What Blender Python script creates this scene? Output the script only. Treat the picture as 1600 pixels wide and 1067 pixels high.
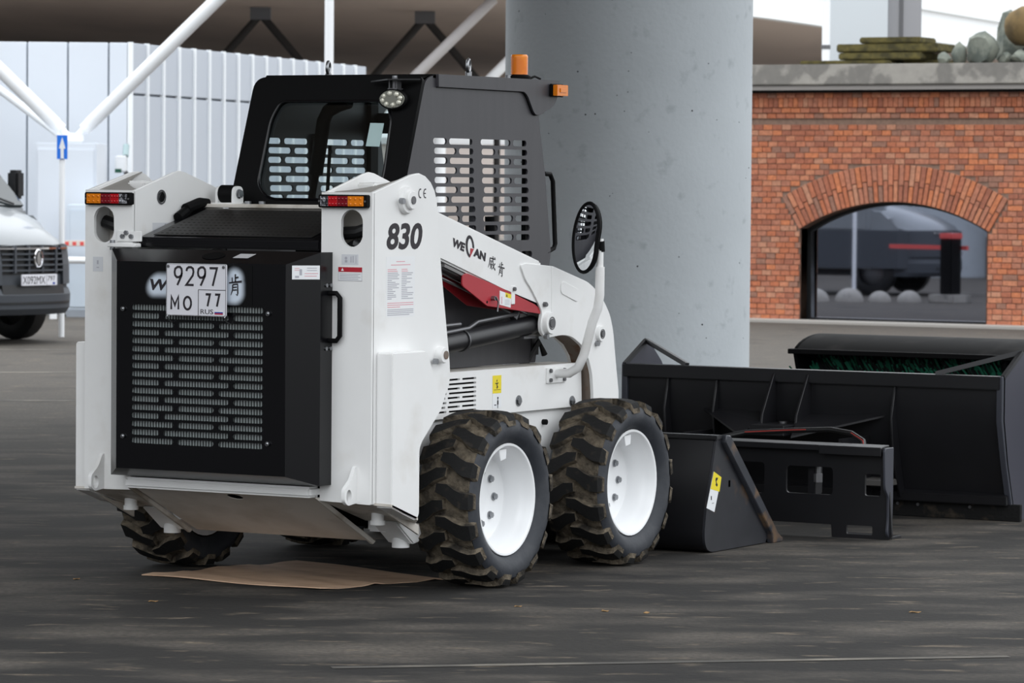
import bpy, bmesh, math, random
from mathutils import Vector, Matrix
random.seed(7)
for o in list(bpy.data.objects): bpy.data.objects.remove(o)
SC = bpy.context.scene
COL = SC.collection
PI = math.pi
def V(*a): return Vector(a)
# ------------------------------------------------------------------ camera
YAW, PIT, ROLL = .5225, .0416, .0086
OC = V(8.458, -13.190, 1.635)
fw = V(-math.sin(YAW)*math.cos(PIT), math.cos(YAW)*math.cos(PIT), -math.sin(PIT))
rr = V(math.cos(YAW), math.sin(YAW), 0); uu = rr.cross(fw)
r2 = rr*math.cos(ROLL)+uu*math.sin(ROLL); u2 = -rr*math.sin(ROLL)+uu*math.cos(ROLL)
cd = bpy.data.cameras.new('camera'); cam = bpy.data.objects.new('camera', cd); COL.objects.link(cam)
M = Matrix((r2, u2, -fw)).transposed().to_4x4(); M.translation = OC; cam.matrix_world = M
cd.sensor_width = 36; cd.sensor_fit = 'HORIZONTAL'; cd.lens = 5860/1600*36
cd.clip_start = .5; cd.clip_end = 600
cd.dof.use_dof = True; cd.dof.focus_distance = 15.2; cd.dof.aperture_fstop = 10
SC.camera = cam
# ------------------------------------------------------------------ sky, exposure
w = bpy.data.worlds.new('overcast'); SC.world = w; w.use_nodes = True
bg = w.node_tree.nodes['Background']; bg.inputs[0].default_value = (.93, .965, 1, 1)
_n = w.node_tree.nodes; _l = w.node_tree.links                 # overcast sky: brighter towards the zenith
_tc = _n.new('ShaderNodeTexCoord'); _sx = _n.new('ShaderNodeSeparateXYZ'); _l.new(_tc.outputs['Generated'], _sx.inputs[0])
_mr = _n.new('ShaderNodeMapRange'); _mr.inputs[1].default_value = 0; _mr.inputs[2].default_value = 1; _mr.inputs[3].default_value = .55; _mr.inputs[4].default_value = 1.65
_l.new(_sx.outputs['Z'], _mr.inputs[0]); _l.new(_mr.outputs[0], bg.inputs[1])
SC.view_settings.view_transform = 'Standard'; SC.view_settings.look = 'None'
SC.view_settings.gamma = 1; SC.view_settings.use_curve_mapping = False
SC.view_settings.exposure = 1.1
# ------------------------------------------------------------------ materials
def lin(c): 
    c = c/255.; return c/12.92 if c <= .04045 else ((c+.055)/1.055)**2.4
def rgb(c): return (lin(c[0]), lin(c[1]), lin(c[2]), 1)
def PM(name, c, rough=.5, metal=0, spec=.5, var=0, vs=6, c2=None, mix=(.45,.6), ms=8, bump=0, bs=30, coat=0, stretch=None, emit=0):
    m = bpy.data.materials.new(name); m.use_nodes = True; nt = m.node_tree; N = nt.nodes; L = nt.links
    p = N['Principled BSDF']; p.inputs['Base Color'].default_value = rgb(c); p.inputs['Roughness'].default_value = rough
    p.inputs['Metallic'].default_value = metal; p.inputs['Specular IOR Level'].default_value = spec; p.inputs['Coat Weight'].default_value = coat
    if emit:
        p.inputs['Emission Color'].default_value = rgb(c); p.inputs['Emission Strength'].default_value = emit
    if var or c2 or bump:
        tc = N.new('ShaderNodeTexCoord'); mp = N.new('ShaderNodeMapping'); L.new(tc.outputs['Object'], mp.inputs[0])
        if stretch: mp.inputs['Scale'].default_value = stretch
    col = None
    if c2:
        n = N.new('ShaderNodeTexNoise'); n.inputs['Scale'].default_value = ms; n.inputs['Detail'].default_value = 8; L.new(mp.outputs[0], n.inputs['Vector'])
        mr = N.new('ShaderNodeMapRange'); mr.inputs[1].default_value = mix[0]; mr.inputs[2].default_value = mix[1]; L.new(n.outputs['Fac'], mr.inputs[0])
        mx = N.new('ShaderNodeMix'); mx.data_type = 'RGBA'; mx.inputs['A'].default_value = rgb(c); mx.inputs['B'].default_value = rgb(c2); L.new(mr.outputs[0], mx.inputs['Factor'])
        col = mx.outputs['Result']
    if var:
        n = N.new('ShaderNodeTexNoise'); n.inputs['Scale'].default_value = vs; n.inputs['Detail'].default_value = 6; L.new(mp.outputs[0], n.inputs['Vector'])
        mr = N.new('ShaderNodeMapRange'); mr.inputs[1].default_value = .3; mr.inputs[2].default_value = .7; mr.inputs[3].default_value = 1-var; mr.inputs[4].default_value = 1+var; L.new(n.outputs['Fac'], mr.inputs[0])
        mm = N.new('ShaderNodeMix'); mm.data_type = 'RGBA'; mm.blend_type = 'MULTIPLY'; mm.inputs['Factor'].default_value = 1
        if col: L.new(col, mm.inputs['A'])
        else: mm.inputs['A'].default_value = rgb(c)
        L.new(mr.outputs[0], mm.inputs['B']); col = mm.outputs['Result']
    if col: L.new(col, p.inputs['Base Color'])
    if bump:
        n = N.new('ShaderNodeTexNoise'); n.inputs['Scale'].default_value = bs; n.inputs['Detail'].default_value = 5; L.new(mp.outputs[0], n.inputs['Vector'])
        b = N.new('ShaderNodeBump'); b.inputs['Strength'].default_value = bump; b.inputs['Distance'].default_value = .02; L.new(n.outputs['Fac'], b.inputs['Height']); L.new(b.outputs[0], p.inputs['Normal'])
    return m
def glass_mat(name, tint, refl=.08, rough=.02):
    m = bpy.data.materials.new(name); m.use_nodes = True; nt = m.node_tree; N = nt.nodes; L = nt.links; N.remove(N['Principled BSDF'])
    t = N.new('ShaderNodeBsdfTransparent'); t.inputs[0].default_value = rgb(tint)
    g = N.new('ShaderNodeBsdfGlossy'); g.inputs['Roughness'].default_value = rough
    f = N.new('ShaderNodeFresnel'); f.inputs[0].default_value = 1.5
    x = N.new('ShaderNodeMixShader'); L.new(f.outputs[0], x.inputs[0]); L.new(t.outputs[0], x.inputs[1]); L.new(g.outputs[0], x.inputs[2]); L.new(x.outputs[0], N['Material Output'].inputs[0])
    return m
def brick_mat(name, island):
    m = PM(name, (150,85,62), .9, bump=.25, bs=60); nt = m.node_tree; N = nt.nodes; L = nt.links
    if island: s = N.new('ShaderNodeNewGeometry').outputs['Random Per Island']
    else: s = N.new('ShaderNodeObjectInfo').outputs['Random']
    r = N.new('ShaderNodeValToRGB'); L.new(s, r.inputs[0]); r.color_ramp.interpolation = 'CONSTANT'
    cols = [(171,104,76),(179,113,85),(161,98,74),(184,121,91),(173,108,82),(153,95,74),(190,116,79),(167,110,87),(175,104,73),(179,127,101),(144,104,87),(171,112,88)]
    e = r.color_ramp.elements
    while len(e) < len(cols): e.new(.5)
    for i, c in enumerate(cols): e[i].position = i/len(cols); e[i].color = rgb(c)
    n = N.new('ShaderNodeTexNoise'); n.inputs['Scale'].default_value = 25; n.inputs['Detail'].default_value = 4
    g = N.new('ShaderNodeNewGeometry'); L.new(g.outputs['Position'], n.inputs['Vector'])
    mr = N.new('ShaderNodeMapRange'); mr.inputs[1].default_value = .3; mr.inputs[2].default_value = .7; mr.inputs[3].default_value = .8; mr.inputs[4].default_value = 1.2; L.new(n.outputs['Fac'], mr.inputs[0])
    mm = N.new('ShaderNodeMix'); mm.data_type = 'RGBA'; mm.blend_type = 'MULTIPLY'; mm.inputs['Factor'].default_value = 1
    L.new(r.outputs[0], mm.inputs['A']); L.new(mr.outputs[0], mm.inputs['B']); L.new(mm.outputs['Result'], N['Principled BSDF'].inputs['Base Color'])
    return m
def vcol_mat(name):
    m = PM(name, (200,200,200), .24, spec=.36); N = m.node_tree.nodes
    a = N.new('ShaderNodeAttribute'); a.attribute_name = 'print'; m.node_tree.links.new(a.outputs['Color'], N['Principled BSDF'].inputs['Base Color']); return m
MT = dict(
 white=PM('white_paint', (229,229,228), .38, var=.02, vs=5, c2=(212,209,204), mix=(.58,.8), ms=4),
 wdirt=PM('white_paint_dirty', (205,200,192), .5, c2=(150,140,126), mix=(.5,.72), ms=7, var=.06),
 black=PM('black_satin_paint', (9,9,12), .24, spec=.36, var=.06, vs=3),
 mblack=PM('matt_black', (10,10,11), .6, spec=.12),
 cabside=PM('lit_black_satin_paint', (56,55,59), .42, spec=.5, var=.1, vs=4, stretch=(1,6,.5)),  # cab's black paint, lightened to hold the sheen and light on its sides
 rubber=PM('black_rubber', (20,20,20), .75, spec=.25, c2=(66,58,48), mix=(.58,.76), ms=14, bump=.15, bs=60),
 mud=PM('dried_mud', (104,95,82), .95, spec=.2, c2=(46,43,39), mix=(.42,.66), ms=16, var=.25, vs=40, bump=.8, bs=45),
 sidewall=PM('tyre_sidewall', (44,47,53), .6, spec=.4, c2=(62,64,68), mix=(.5,.75), ms=9, bump=.1),
 rim=PM('white_rim', (236,237,238), .3),
 steel=PM('steel', (150,152,155), .35, metal=1),
 dsteel=PM('dull_steel', (110,110,112), .45, metal=.8),
 chrome=PM('chrome', (225,225,228), .06, metal=1),
 mirror=PM('mirror', (235,238,240), .015, metal=1),
 red=PM('red_paint', (166,34,46), .4, var=.06),
 dred=PM('decal_red', (170,20,40), .5),
 yellow=PM('decal_yellow', (228,208,40), .5),
 paper=PM('decal_white', (226,228,230), .5),
 ink=PM('print_ink', (30,24,32), .6),
 gink=PM('grey_print', (168,168,176), .7),
 pink=PM('pale_red_print', (214,160,168), .7),
 amber=PM('amber_lens', (222,124,14), .2, spec=.6),
 redl=PM('red_lens', (176,16,26), .18, spec=.6),
 dredl=PM('dark_red_lens', (120,14,26), .18, spec=.6),
 clear=PM('clear_lens', (170,170,176), .15, metal=.4, c2=(60,60,64), mix=(.45,.55), ms=60),
 orange=PM('beacon_orange', (246,150,8), .25, c2=(226,118,4), mix=(.4,.6), ms=12),
 fin=PM('radiator_fin', (128,134,134), .5, metal=.3),
 glass=glass_mat('cab_glass', (232,240,241)),
 sticker=PM('sticker_pale_green', (172,196,196), .5),
 sky_blue=PM('sign_blue', (20,110,215), .5),
 plate=PM('plate_white', (214,214,220), .4),
 blue=PM('flag_blue', (30,60,150), .5),
 concrete=PM('column_concrete', (176,182,186), .8, var=.05, vs=1.2, bump=.12, bs=25, c2=(150,156,160), mix=(.6,.8), ms=9),
 slab=PM('weathered_concrete', (152,148,141), .9, c2=(120,117,112), mix=(.5,.56), ms=2.2, var=.08, vs=12),
 soffit=PM('deck_soffit', (200,184,174), .9, c2=(168,154,147), mix=(.4,.65), ms=.25, stretch=(1,.2,1)),
 fascia=PM('white_fascia', (235,238,240), .6),
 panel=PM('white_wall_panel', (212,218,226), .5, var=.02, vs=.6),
 panel_shade=PM('shaded_white_wall_panel', (176,182,191), .5, var=.02, vs=.6),  # white panel with the side wall's shade put into the colour
 joint=PM('panel_joint', (150,156,164), .7),
 mortar=PM('mortar', (128,104,90), .95, var=.15, vs=20, bump=.3),
 brick=brick_mat('brick', False), brickS=brick_mat('brickwork', True),
 frame=PM('window_frame_black', (20,22,24), .4),
 wglass=PM('dark_window_glass', (165,170,184), .02, metal=1),
 moss=PM('olive_board', (92,84,44), .95, c2=(58,54,30), mix=(.4,.65), ms=9, bump=.5),
 rock=PM('grey_rubble', (120,124,114), .95, c2=(84,90,84), mix=(.4,.6), ms=6, bump=.5, bs=14),
 rock2=PM('brown_boulder', (112,92,58), .95, c2=(84,70,46), mix=(.4,.65), ms=5, bump=.4, bs=12),
 colwhite=PM('white_box_column', (196,202,206), .6),
 kraft=PM('cardboard', (206,174,146), .85, c2=(184,152,126), mix=(.45,.65), ms=5, stretch=(1,3,1), bump=.1, bs=8),
 atblack=PM('attachment_black', (24,24,27), .4, spec=.45, var=.12, vs=6),
 wear=PM('worn_steel_edge', (104,82,62), .7, metal=.2, c2=(60,54,50), mix=(.4,.6), ms=14),
 bristle=PM('green_bristle', (34,120,92), .5),
 bristle2=PM('black_bristle', (16,22,22), .5),
 hose=PM('hose_rubber', (22,22,23), .45),
 vanbody=PM('van_silver_white', (122,126,129), .3, coat=.5),
 vanplastic=PM('van_grey_plastic', (62,66,72), .6),
 vandark=PM('van_black_plastic', (20,21,23), .5),
 vglass=PM('van_windscreen', (40,46,48), .05, spec=.8),
 rail=PM('white_rail', (232,234,236), .5),
 redp=PM('barrier_red', (214,84,80), .5),
 leaf=PM('dry_leaf', (150,118,76), .9),
 line=PM('worn_road_paint', (120,114,104), .9, c2=(72,69,65), mix=(.40,.56), ms=2.2),
 seatm=PM('seat_vinyl', (24,24,26), .6),
 rust=PM('rusty_bare_steel', (120,108,98), .55, metal=.4, c2=(104,70,42), mix=(.48,.6), ms=12),
 vc=vcol_mat('printed_halo'),
)
def floor_mat():
    m = PM('asphalt', (70,68,66), .9, spec=.22); nt = m.node_tree; N = nt.nodes; L = nt.links; p = N['Principled BSDF']
    tc = N.new('ShaderNodeTexCoord')
    def noise(scale, det, st, lo, hi):
        mp = N.new('ShaderNodeMapping'); mp.inputs['Scale'].default_value = st; L.new(tc.outputs['Object'], mp.inputs[0])
        n = N.new('ShaderNodeTexNoise'); n.inputs['Scale'].default_value = scale; n.inputs['Detail'].default_value = det; L.new(mp.outputs[0], n.inputs['Vector'])
        r = N.new('ShaderNodeMapRange'); r.inputs[1].default_value = lo; r.inputs[2].default_value = hi; L.new(n.outputs['Fac'], r.inputs[0]); return r.outputs[0], n.outputs['Fac']
    def mixc(f, a, b, bl='MIX'):
        x = N.new('ShaderNodeMix'); x.data_type = 'RGBA'; x.blend_type = bl
        if isinstance(f, float): x.inputs['Factor'].default_value = f
        else: L.new(f, x.inputs['Factor'])
        for k, v in (('A',a),('B',b)):
            if isinstance(v, tuple): x.inputs[k].default_value = rgb(v)
            else: L.new(v, x.inputs[k])
        return x.outputs['Result']
    big, _ = noise(.35, 4, (1,1,1), .38, .62)
    mid, _ = noise(1.5, 9, (.8,1.6,1), .45, .7)
    fine, ff = noise(40, 6, (1,1,1), .3, .7)
    sp, _ = noise(6, 9, (.7,2,1), .6, .72); oil, _ = noise(1.1, 6, (1,1,1), .56, .68)
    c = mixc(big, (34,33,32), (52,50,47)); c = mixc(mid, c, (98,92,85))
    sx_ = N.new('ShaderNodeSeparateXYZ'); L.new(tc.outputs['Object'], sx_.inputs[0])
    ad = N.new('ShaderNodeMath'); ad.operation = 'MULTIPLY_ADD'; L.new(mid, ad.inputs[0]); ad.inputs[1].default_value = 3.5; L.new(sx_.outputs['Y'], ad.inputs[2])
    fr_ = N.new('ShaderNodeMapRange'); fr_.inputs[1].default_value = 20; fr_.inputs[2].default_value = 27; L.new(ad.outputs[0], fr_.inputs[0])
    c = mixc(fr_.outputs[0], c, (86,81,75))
    bounce_ = N.new('ShaderNodeMapRange'); bounce_.inputs[1].default_value = 52; bounce_.inputs[2].default_value = 54; L.new(sx_.outputs['Y'], bounce_.inputs[0]); c = mixc(bounce_.outputs[0], c, (178,172,164))  # far ground made pale to bounce light up onto the deck soffit
    c = mixc(sp, c, (124,112,97)); o2 = N.new('ShaderNodeMath'); o2.operation = 'MULTIPLY'; o2.inputs[1].default_value = .4; L.new(oil, o2.inputs[0]); c = mixc(o2.outputs[0], c, (34,33,33)); f2 = N.new('ShaderNodeMath'); f2.operation = 'MULTIPLY'; f2.inputs[1].default_value = .6; L.new(fine, f2.inputs[0]); c = mixc(f2.outputs[0], c, (40,39,38))
    L.new(c, p.inputs['Base Color'])
    b = N.new('ShaderNodeBump'); b.inputs['Strength'].default_value = .35; b.inputs['Distance'].default_value = .01; L.new(ff, b.inputs['Height']); L.new(b.outputs[0], p.inputs['Normal'])
    return m
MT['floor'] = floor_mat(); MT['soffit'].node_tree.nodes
# ------------------------------------------------------------------ mesh helpers
class MB:
    def __init__(s): s.v = []; s.f = []; s.m = []
    def add(s, vs, fs, mi=0):
        b = len(s.v); s.v += [Vector(q) for q in vs]
        for f in fs: s.f.append([b+i for i in f]); s.m.append(mi)
        return s
    def box(s, x0, x1, y0, y1, z0, z1, mi=0):
        return s.add([(x,y,z) for x in (x0,x1) for y in (y0,y1) for z in (z0,z1)], [(0,1,3,2),(4,6,7,5),(0,4,5,1),(2,3,7,6),(0,2,6,4),(1,5,7,3)], mi)
    def prism(s, pts, ax, a0, a1, mi=0):
        n = len(pts)
        def P(p, a): return {'x':(a,p[0],p[1]),'y':(p[0],a,p[1]),'z':(p[0],p[1],a)}[ax]
        return s.add([P(p,a0) for p in pts]+[P(p,a1) for p in pts], [tuple(range(n)), tuple(range(2*n-1,n-1,-1))]+[(i,(i+1)%n,(i+1)%n+n,i+n) for i in range(n)], mi)
    def tube(s, pts, r, n=10, mi=0, closed=False):
        pts = [Vector(p) for p in pts]; k = len(pts); rs = r if isinstance(r,(list,tuple)) else [r]*k; vs = []; ref = None
        for i, p in enumerate(pts):
            if closed: t = (pts[(i+1)%k]-pts[i-1]).normalized()
            else: t = (pts[min(i+1,k-1)]-pts[max(i-1,0)]).normalized()
            if ref is None: ref = t.orthogonal().normalized()
            ref = (ref - t*ref.dot(t)).normalized(); b = t.cross(ref)
            vs += [p + (ref*math.cos(2*PI*j/n)+b*math.sin(2*PI*j/n))*rs[i] for j in range(n)]
        fs = [(i*n+j, i*n+(j+1)%n, ((i+1)%k)*n+(j+1)%n, ((i+1)%k)*n+j) for i in range(k if closed else k-1) for j in range(n)]
        if not closed: fs += [tuple(range(n)), tuple(range((k-1)*n, k*n))]
        return s.add(vs, fs, mi)
    def cyl(s, p0, p1, r, n=16, r1=None, mi=0): return s.tube([p0,p1], [r, r if r1 is None else r1], n, mi)
    def lathe(s, prof, c, ax, n=32, mi=0):   # prof: (radius, axial)
        c = Vector(c); A = {'x':V(1,0,0),'y':V(0,1,0),'z':V(0,0,1)}[ax]; B = {'x':V(0,1,0),'y':V(0,0,1),'z':V(1,0,0)}[ax]; C2 = A.cross(B); k = len(prof)
        vs = [c+A*a+(B*math.cos(2*PI*j/n)+C2*math.sin(2*PI*j/n))*max(r,1e-4) for r, a in prof for j in range(n)]
        return s.add(vs, [(i*n+j, i*n+(j+1)%n, (i+1)*n+(j+1)%n, (i+1)*n+j) for i in range(k-1) for j in range(n)], mi)
    def mesh(s, me, mi=0):
        s.add([v.co for v in me.vertices], [tuple(p.vertices) for p in me.polygons], mi); return s
    def mirror(s):
        for v in s.v: v.x = -v.x
        return s
    def tf(s, mat):
        s.v = [mat @ v for v in s.v]; return s
    def build(s, name, mats, parent=None, bevel=0, smooth=35, seg=2, weld=False):
        bm = bmesh.new(); vv = [bm.verts.new(v) for v in s.v]
        for f, mi in zip(s.f, s.m):
            try: q = bm.faces.new([vv[i] for i in f]); q.material_index = mi
            except ValueError: pass
        if weld: bmesh.ops.remove_doubles(bm, verts=bm.verts, dist=1e-4)
        bmesh.ops.recalc_face_normals(bm, faces=bm.faces)
        if bevel:
            es = [e for e in bm.edges if len(e.link_faces) == 2 and e.calc_face_angle(0) > math.radians(28)]
            bmesh.ops.bevel(bm, geom=es, offset=bevel, segments=seg, affect='EDGES', clamp_overlap=True)
        me = bpy.data.meshes.new(name); bm.to_mesh(me); bm.free()
        return link(name, me, mats, parent, smooth)
def link(name, me, mats, parent=None, smooth=35):
    if not isinstance(mats, (list, tuple)): mats = [mats]
    if len(me.materials): me.materials.clear()
    for m in mats: me.materials.append(MT[m] if isinstance(m, str) else m)
    if smooth and len(me.polygons):
        me.polygons.foreach_set('use_smooth', [True]*len(me.polygons)); me.set_sharp_from_angle(angle=math.radians(smooth))
    me.name = name
    o = bpy.data.objects.new(name, me); COL.objects.link(o); o.parent = parent; return o
def rnd(pts, r, n=4):
    out = []; k = len(pts); rs = r if isinstance(r,(list,tuple)) else [r]*k
    for i in range(k):
        p, a, b = Vector(pts[i]), Vector(pts[i-1]), Vector(pts[(i+1)%k])
        if rs[i] <= 0: out.append(tuple(p)); continue
        da, db = (a-p), (b-p); t = min(rs[i], da.length*.49, db.length*.49)
        p0, p1 = p+da.normalized()*t, p+db.normalized()*t
        for j in range(n+1):
            u = j/n; out.append(tuple(p0*(1-u)**2+p*2*u*(1-u)+p1*u*u))
    return out
def rect(x0, x1, y0, y1, r=0, n=4):
    p = [(x0,y0),(x1,y0),(x1,y1),(x0,y1)]; return rnd(p, r, n) if r else p
def slot(x0, x1, y0, y1, n=5):
    r = (y1-y0)/2; c = (y0+y1)/2
    return [(x1-r+r*math.sin(PI*j/n), c-r*math.cos(PI*j/n)) for j in range(n+1)]+[(x0+r-r*math.sin(PI*j/n), c+r*math.cos(PI*j/n)) for j in range(n+1)]
def oval(cx, cy, a, b, n=20): return [(cx+a*math.cos(2*PI*j/n), cy+b*math.sin(2*PI*j/n)) for j in range(n)]
def plate(outline, holes, t, o=(0,0,0), ex=(0,1,0), ey=(0,0,1)):
    """flat plate with holes, thickness t along ex x ey"""
    cu = bpy.data.curves.new('p', 'CURVE'); cu.dimensions = '2D'; cu.fill_mode = 'BOTH'; cu.extrude = t/2
    for pl in [outline]+list(holes):
        sp = cu.splines.new('POLY'); sp.points.add(len(pl)-1); sp.use_cyclic_u = True
        for q, p in zip(sp.points, pl): q.co = (p[0], p[1], 0, 1)
    ob = bpy.data.objects.new('p', cu); COL.objects.link(ob)
    me = bpy.data.meshes.new_from_object(ob.evaluated_get(bpy.context.evaluated_depsgraph_get()))
    bpy.data.objects.remove(ob); bpy.data.curves.remove(cu)
    ex, ey = Vector(ex).normalized(), Vector(ey).normalized(); n = ex.cross(ey); o = Vector(o)
    for v in me.vertices: c = v.co.copy(); v.co = o+ex*c.x+ey*c.y+n*(c.z+t/2)
    return me
def text(s, wd, ht, o, ex, ey, t=.001, shear=0, off=0, keep=False):
    cu = bpy.data.curves.new('t', 'FONT'); cu.body = s; cu.size = 1; cu.extrude = .002; cu.offset = off; cu.resolution_u = 4
    ob = bpy.data.objects.new('t', cu); COL.objects.link(ob)
    me = bpy.data.meshes.new_from_object(ob.evaluated_get(bpy.context.evaluated_depsgraph_get()))
    bpy.data.objects.remove(ob); bpy.data.curves.remove(cu)
    xs = [v.co.x for v in me.vertices]; ys = [v.co.y for v in me.vertices]
    if not xs: return me
    x0, x1, y0, y1 = min(xs), max(xs), min(ys), max(ys); ex, ey = Vector(ex).normalized(), Vector(ey).normalized(); n = ex.cross(ey); o = Vector(o)
    sx, sy = wd/(x1-x0), ht/(y1-y0)
    if keep: sx = sy
    for v in me.vertices:
        a, b = (v.co.x-x0)*sx, (v.co.y-y0)*sy; v.co = o+ex*(a+shear*b)+ey*b+n*(t if v.co.z > 0 else 0)
    return me
def strokes(polys, o, ex, ey, wd, ht, t=.001):
    """brush strokes: each a list of (x, y, halfwidth) in a unit box -> MB"""
    m = MB(); ex, ey = Vector(ex).normalized(), Vector(ey).normalized(); n = ex.cross(ey); o = Vector(o)
    def P(x, y, h): return o+ex*x*wd+ey*y*ht+n*h
    for pl in polys:
        vs = []
        for i, (x, y, hw) in enumerate(pl):
            a = pl[max(i-1,0)]; b = pl[min(i+1,len(pl)-1)]; dx, dy = b[0]-a[0], b[1]-a[1]; l = math.hypot(dx,dy) or 1; nx, ny = -dy/l, dx/l
            vs += [P(x+nx*hw, y+ny*hw, t), P(x-nx*hw, y-ny*hw, t)]
        m.add(vs, [(2*i,2*i+1,2*i+3,2*i+2) for i in range(len(pl)-1)])
    return m
WEI = [[(.18,.78,.02),(.5,.8,.025),(.95,.84,.02)],[(.2,.78,.03),(.19,.45,.03),(.02,.06,.008)],[(.58,.98,.03),(.62,.6,.03),(.78,.22,.03),(.98,.1,.03),(.99,.3,.008)],[(.92,.56,.028),(.75,.32,.02),(.5,.02,.008)],[(.78,.96,.02),(.9,.88,.025)],[(.28,.6,.018),(.56,.63,.018)],[(.42,.56,.028),(.3,.3,.02),(.52,.1,.02)],[(.26,.36,.018),(.58,.4,.02)],[(.52,.38,.024),(.42,.18,.02),(.26,.04,.008)]]
KEN = [[(.5,1.0,.03),(.5,.62,.03)],[(.5,.82,.022),(.74,.86,.026)],[(.26,.84,.024),(.27,.62,.024)],[(.02,.58,.018),(.5,.62,.026),(.99,.66,.03)],[(.3,.5,.028),(.29,.25,.028),(.16,.0,.01)],[(.3,.5,.02),(.68,.53,.028),(.69,.1,.032),(.64,.0,.02),(.54,.06,.008)],[(.34,.37,.018),(.62,.39,.018)],[(.34,.24,.018),(.62,.26,.018)]]
def thing(name, label, cat, loc=(0,0,0), rz=0, group=None):
    o = bpy.data.objects.new(name, None); COL.objects.link(o); o.location = loc; o.rotation_euler = (0,0,rz); o.empty_display_size = .1
    return tag(o, label, cat, group)
def tag(o, label, cat, group=None):
    o['label'] = label; o['category'] = cat
    if group: o['group'] = group
    return o
def struct(o): o['kind'] = 'structure'; return o
def HP(u, v, z=0): return V(OC.x, OC.y, 0)+V(math.cos(YAW),math.sin(YAW),0)*u+V(-math.sin(YAW),math.cos(YAW),0)*v+V(0,0,z)
X, Y, Z = (1,0,0), (0,1,0), (0,0,1); NX, NY = (-1,0,0), (0,-1,0)
# ================================================================== SETTING
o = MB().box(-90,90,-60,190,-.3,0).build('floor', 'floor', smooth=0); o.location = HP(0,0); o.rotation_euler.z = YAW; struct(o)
# far elevated deck whose dark underside fills the top of the view
def hthing(name, label, cat, u, v, z=0, rz=0, group=None): return thing(name, label, cat, HP(u,v,z), YAW+rz, group)
dk = hthing('elevated_deck', 'dark underside of the elevated deck with white edge fascia behind everything', 'deck', 0, 60)
e = V(6.1,15).normalized(); p0 = V(4.39,68.7-60)
A = p0-e*60; B = p0+e*40; back = V(-e.y, e.x)*60
MB().prism([(-60,-6),(0,-.5),tuple(p0), tuple(B), tuple(B+back), (-60,80)], 'z', 4.72, 5.0).build('soffit', 'soffit', dk, smooth=0)
n2 = V(e.y, -e.x)
fm = MB()
fm.prism([tuple(p0), tuple(B), tuple(B+n2*.25), tuple(p0+n2*.25)], 'z', 4.72, 9.0); fm.prism([(-60,-6),(0,-.5),tuple(p0),tuple(p0+n2*.25),(0,-.8),(-60,-6.3)], 'z', 4.72, 9.0)
fm.build('fascia', 'fascia', dk, smooth=0)
for zz, hh in ((5.35,.28),):
    MB().prism([tuple(p0+n2*.25), tuple(B+n2*.25), tuple(B+n2*.34), tuple(p0+n2*.34)], 'z', zz, zz+hh).build('fascia_rail', 'fascia', dk, smooth=0)
for i in range(16):
    c = p0+e*(-2+i*1.6)
    MB().prism([tuple(c+n2*.25), tuple(c+e*.12+n2*.25), tuple(c+e*.12+n2*.3), tuple(c+n2*.3)], 'z', 5.7, 9).build('fascia_rib', 'fascia', dk, smooth=0)
# deck overhead (above and outside the view): the loader is parked under it
o = MB().box(-45,3.2,11,27.5,6.4,7.6).build('ceiling', 'soffit', smooth=0); o.location = HP(0,0); o.rotation_euler.z = YAW; struct(o)
# round concrete column
cm = MB().lathe([(.0,0),(.93,0),(.93,.06),(.854,.06),(.854,6.4),(0,6.4)], (0,0,0), 'z', 96)
co = cm.build('round_column', 'concrete'); co.location = HP(.7915,26); tag(co, 'massive round grey concrete column standing right behind the loader', 'column')
random.seed(3)
pm = MB()
for i in range(70):
    a = random.uniform(-PI*.95, -.02); z = random.uniform(.3,3.4); r = random.choice((.003,.004,.006)); c = V(math.cos(a),math.sin(a),0)
    pm.cyl(c*.852+V(0,0,z), c*.8555+V(0,0,z), r, 6)
pm.build('air_hole', 'mblack', co)['kind'] = 'stuff'
for o in list(co.children): o.rotation_euler.z = YAW
# worn paint lines on the ground
def line(u0, v0, u1, v1, wd, name):
    p, q = HP(u0,v0), HP(u1,v1); d = (q-p).normalized(); n = V(-d.y,d.x,0)*wd/2
    o = MB().add([p-n+V(0,0,.002),q-n+V(0,0,.002),q+n+V(0,0,.002),p+n+V(0,0,.002)], [(0,1,2,3)]).build(name, 'line', smooth=0); struct(o)
line(-.6,12.62,1.75,13.08,.05,'trim_1'); line(-6.5,31.5,-3.5,32.2,.1,'trim_2'); line(-7.5,36.2,-3,36.5,.12,'trim_3'); line(-6,27.6,-3.0,28.0,.1,'trim_4')
# ------------------------------------------------------------------ brick building
bb = thing('brick_building', 'low red brick building with an arched window and a concrete roof slab', 'building', (-10.2, 28.28, 0))
XC, ZC, RI, RO, HW = .06, -.955, 2.425, 2.885, 1.225
WX0, WX1, SPR = XC-HW, XC+HW, 1.14
def arc(R, a, n): return [(XC+R*math.sin(-a+2*a*i/n), ZC+R*math.cos(-a+2*a*i/n)) for i in range(n+1)]
AW = math.asin(HW/RI)
opening = [(WX0,0.02),(WX1,0.02)]+arc(RI, AW, 16)[::-1]
me = plate([(-4.5,0),(4.5,0),(4.5,2.78),(-4.5,2.78)], [opening], .3, (0,.312,0), X, Z)   # front face at y=.012
link('wall', me, 'mortar', bb, 0)
MB().box(-4.5,4.5,.35,2.1,0,2.78).build('wall_core', 'mortar', bb, smooth=0)
def inside(x, z, pad=0):
    if WX0-pad < x < WX1+pad and z < SPR: return True
    rr_ = math.hypot(x-XC, z-ZC); return rr_ < RO+pad and abs(math.atan2(x-XC, z-ZC)) < AW+.012+pad*.2
bricks = []; CH, CW, J = .0685, .127, .009
rows = int(2.46/CH)
random.seed(11)
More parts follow.
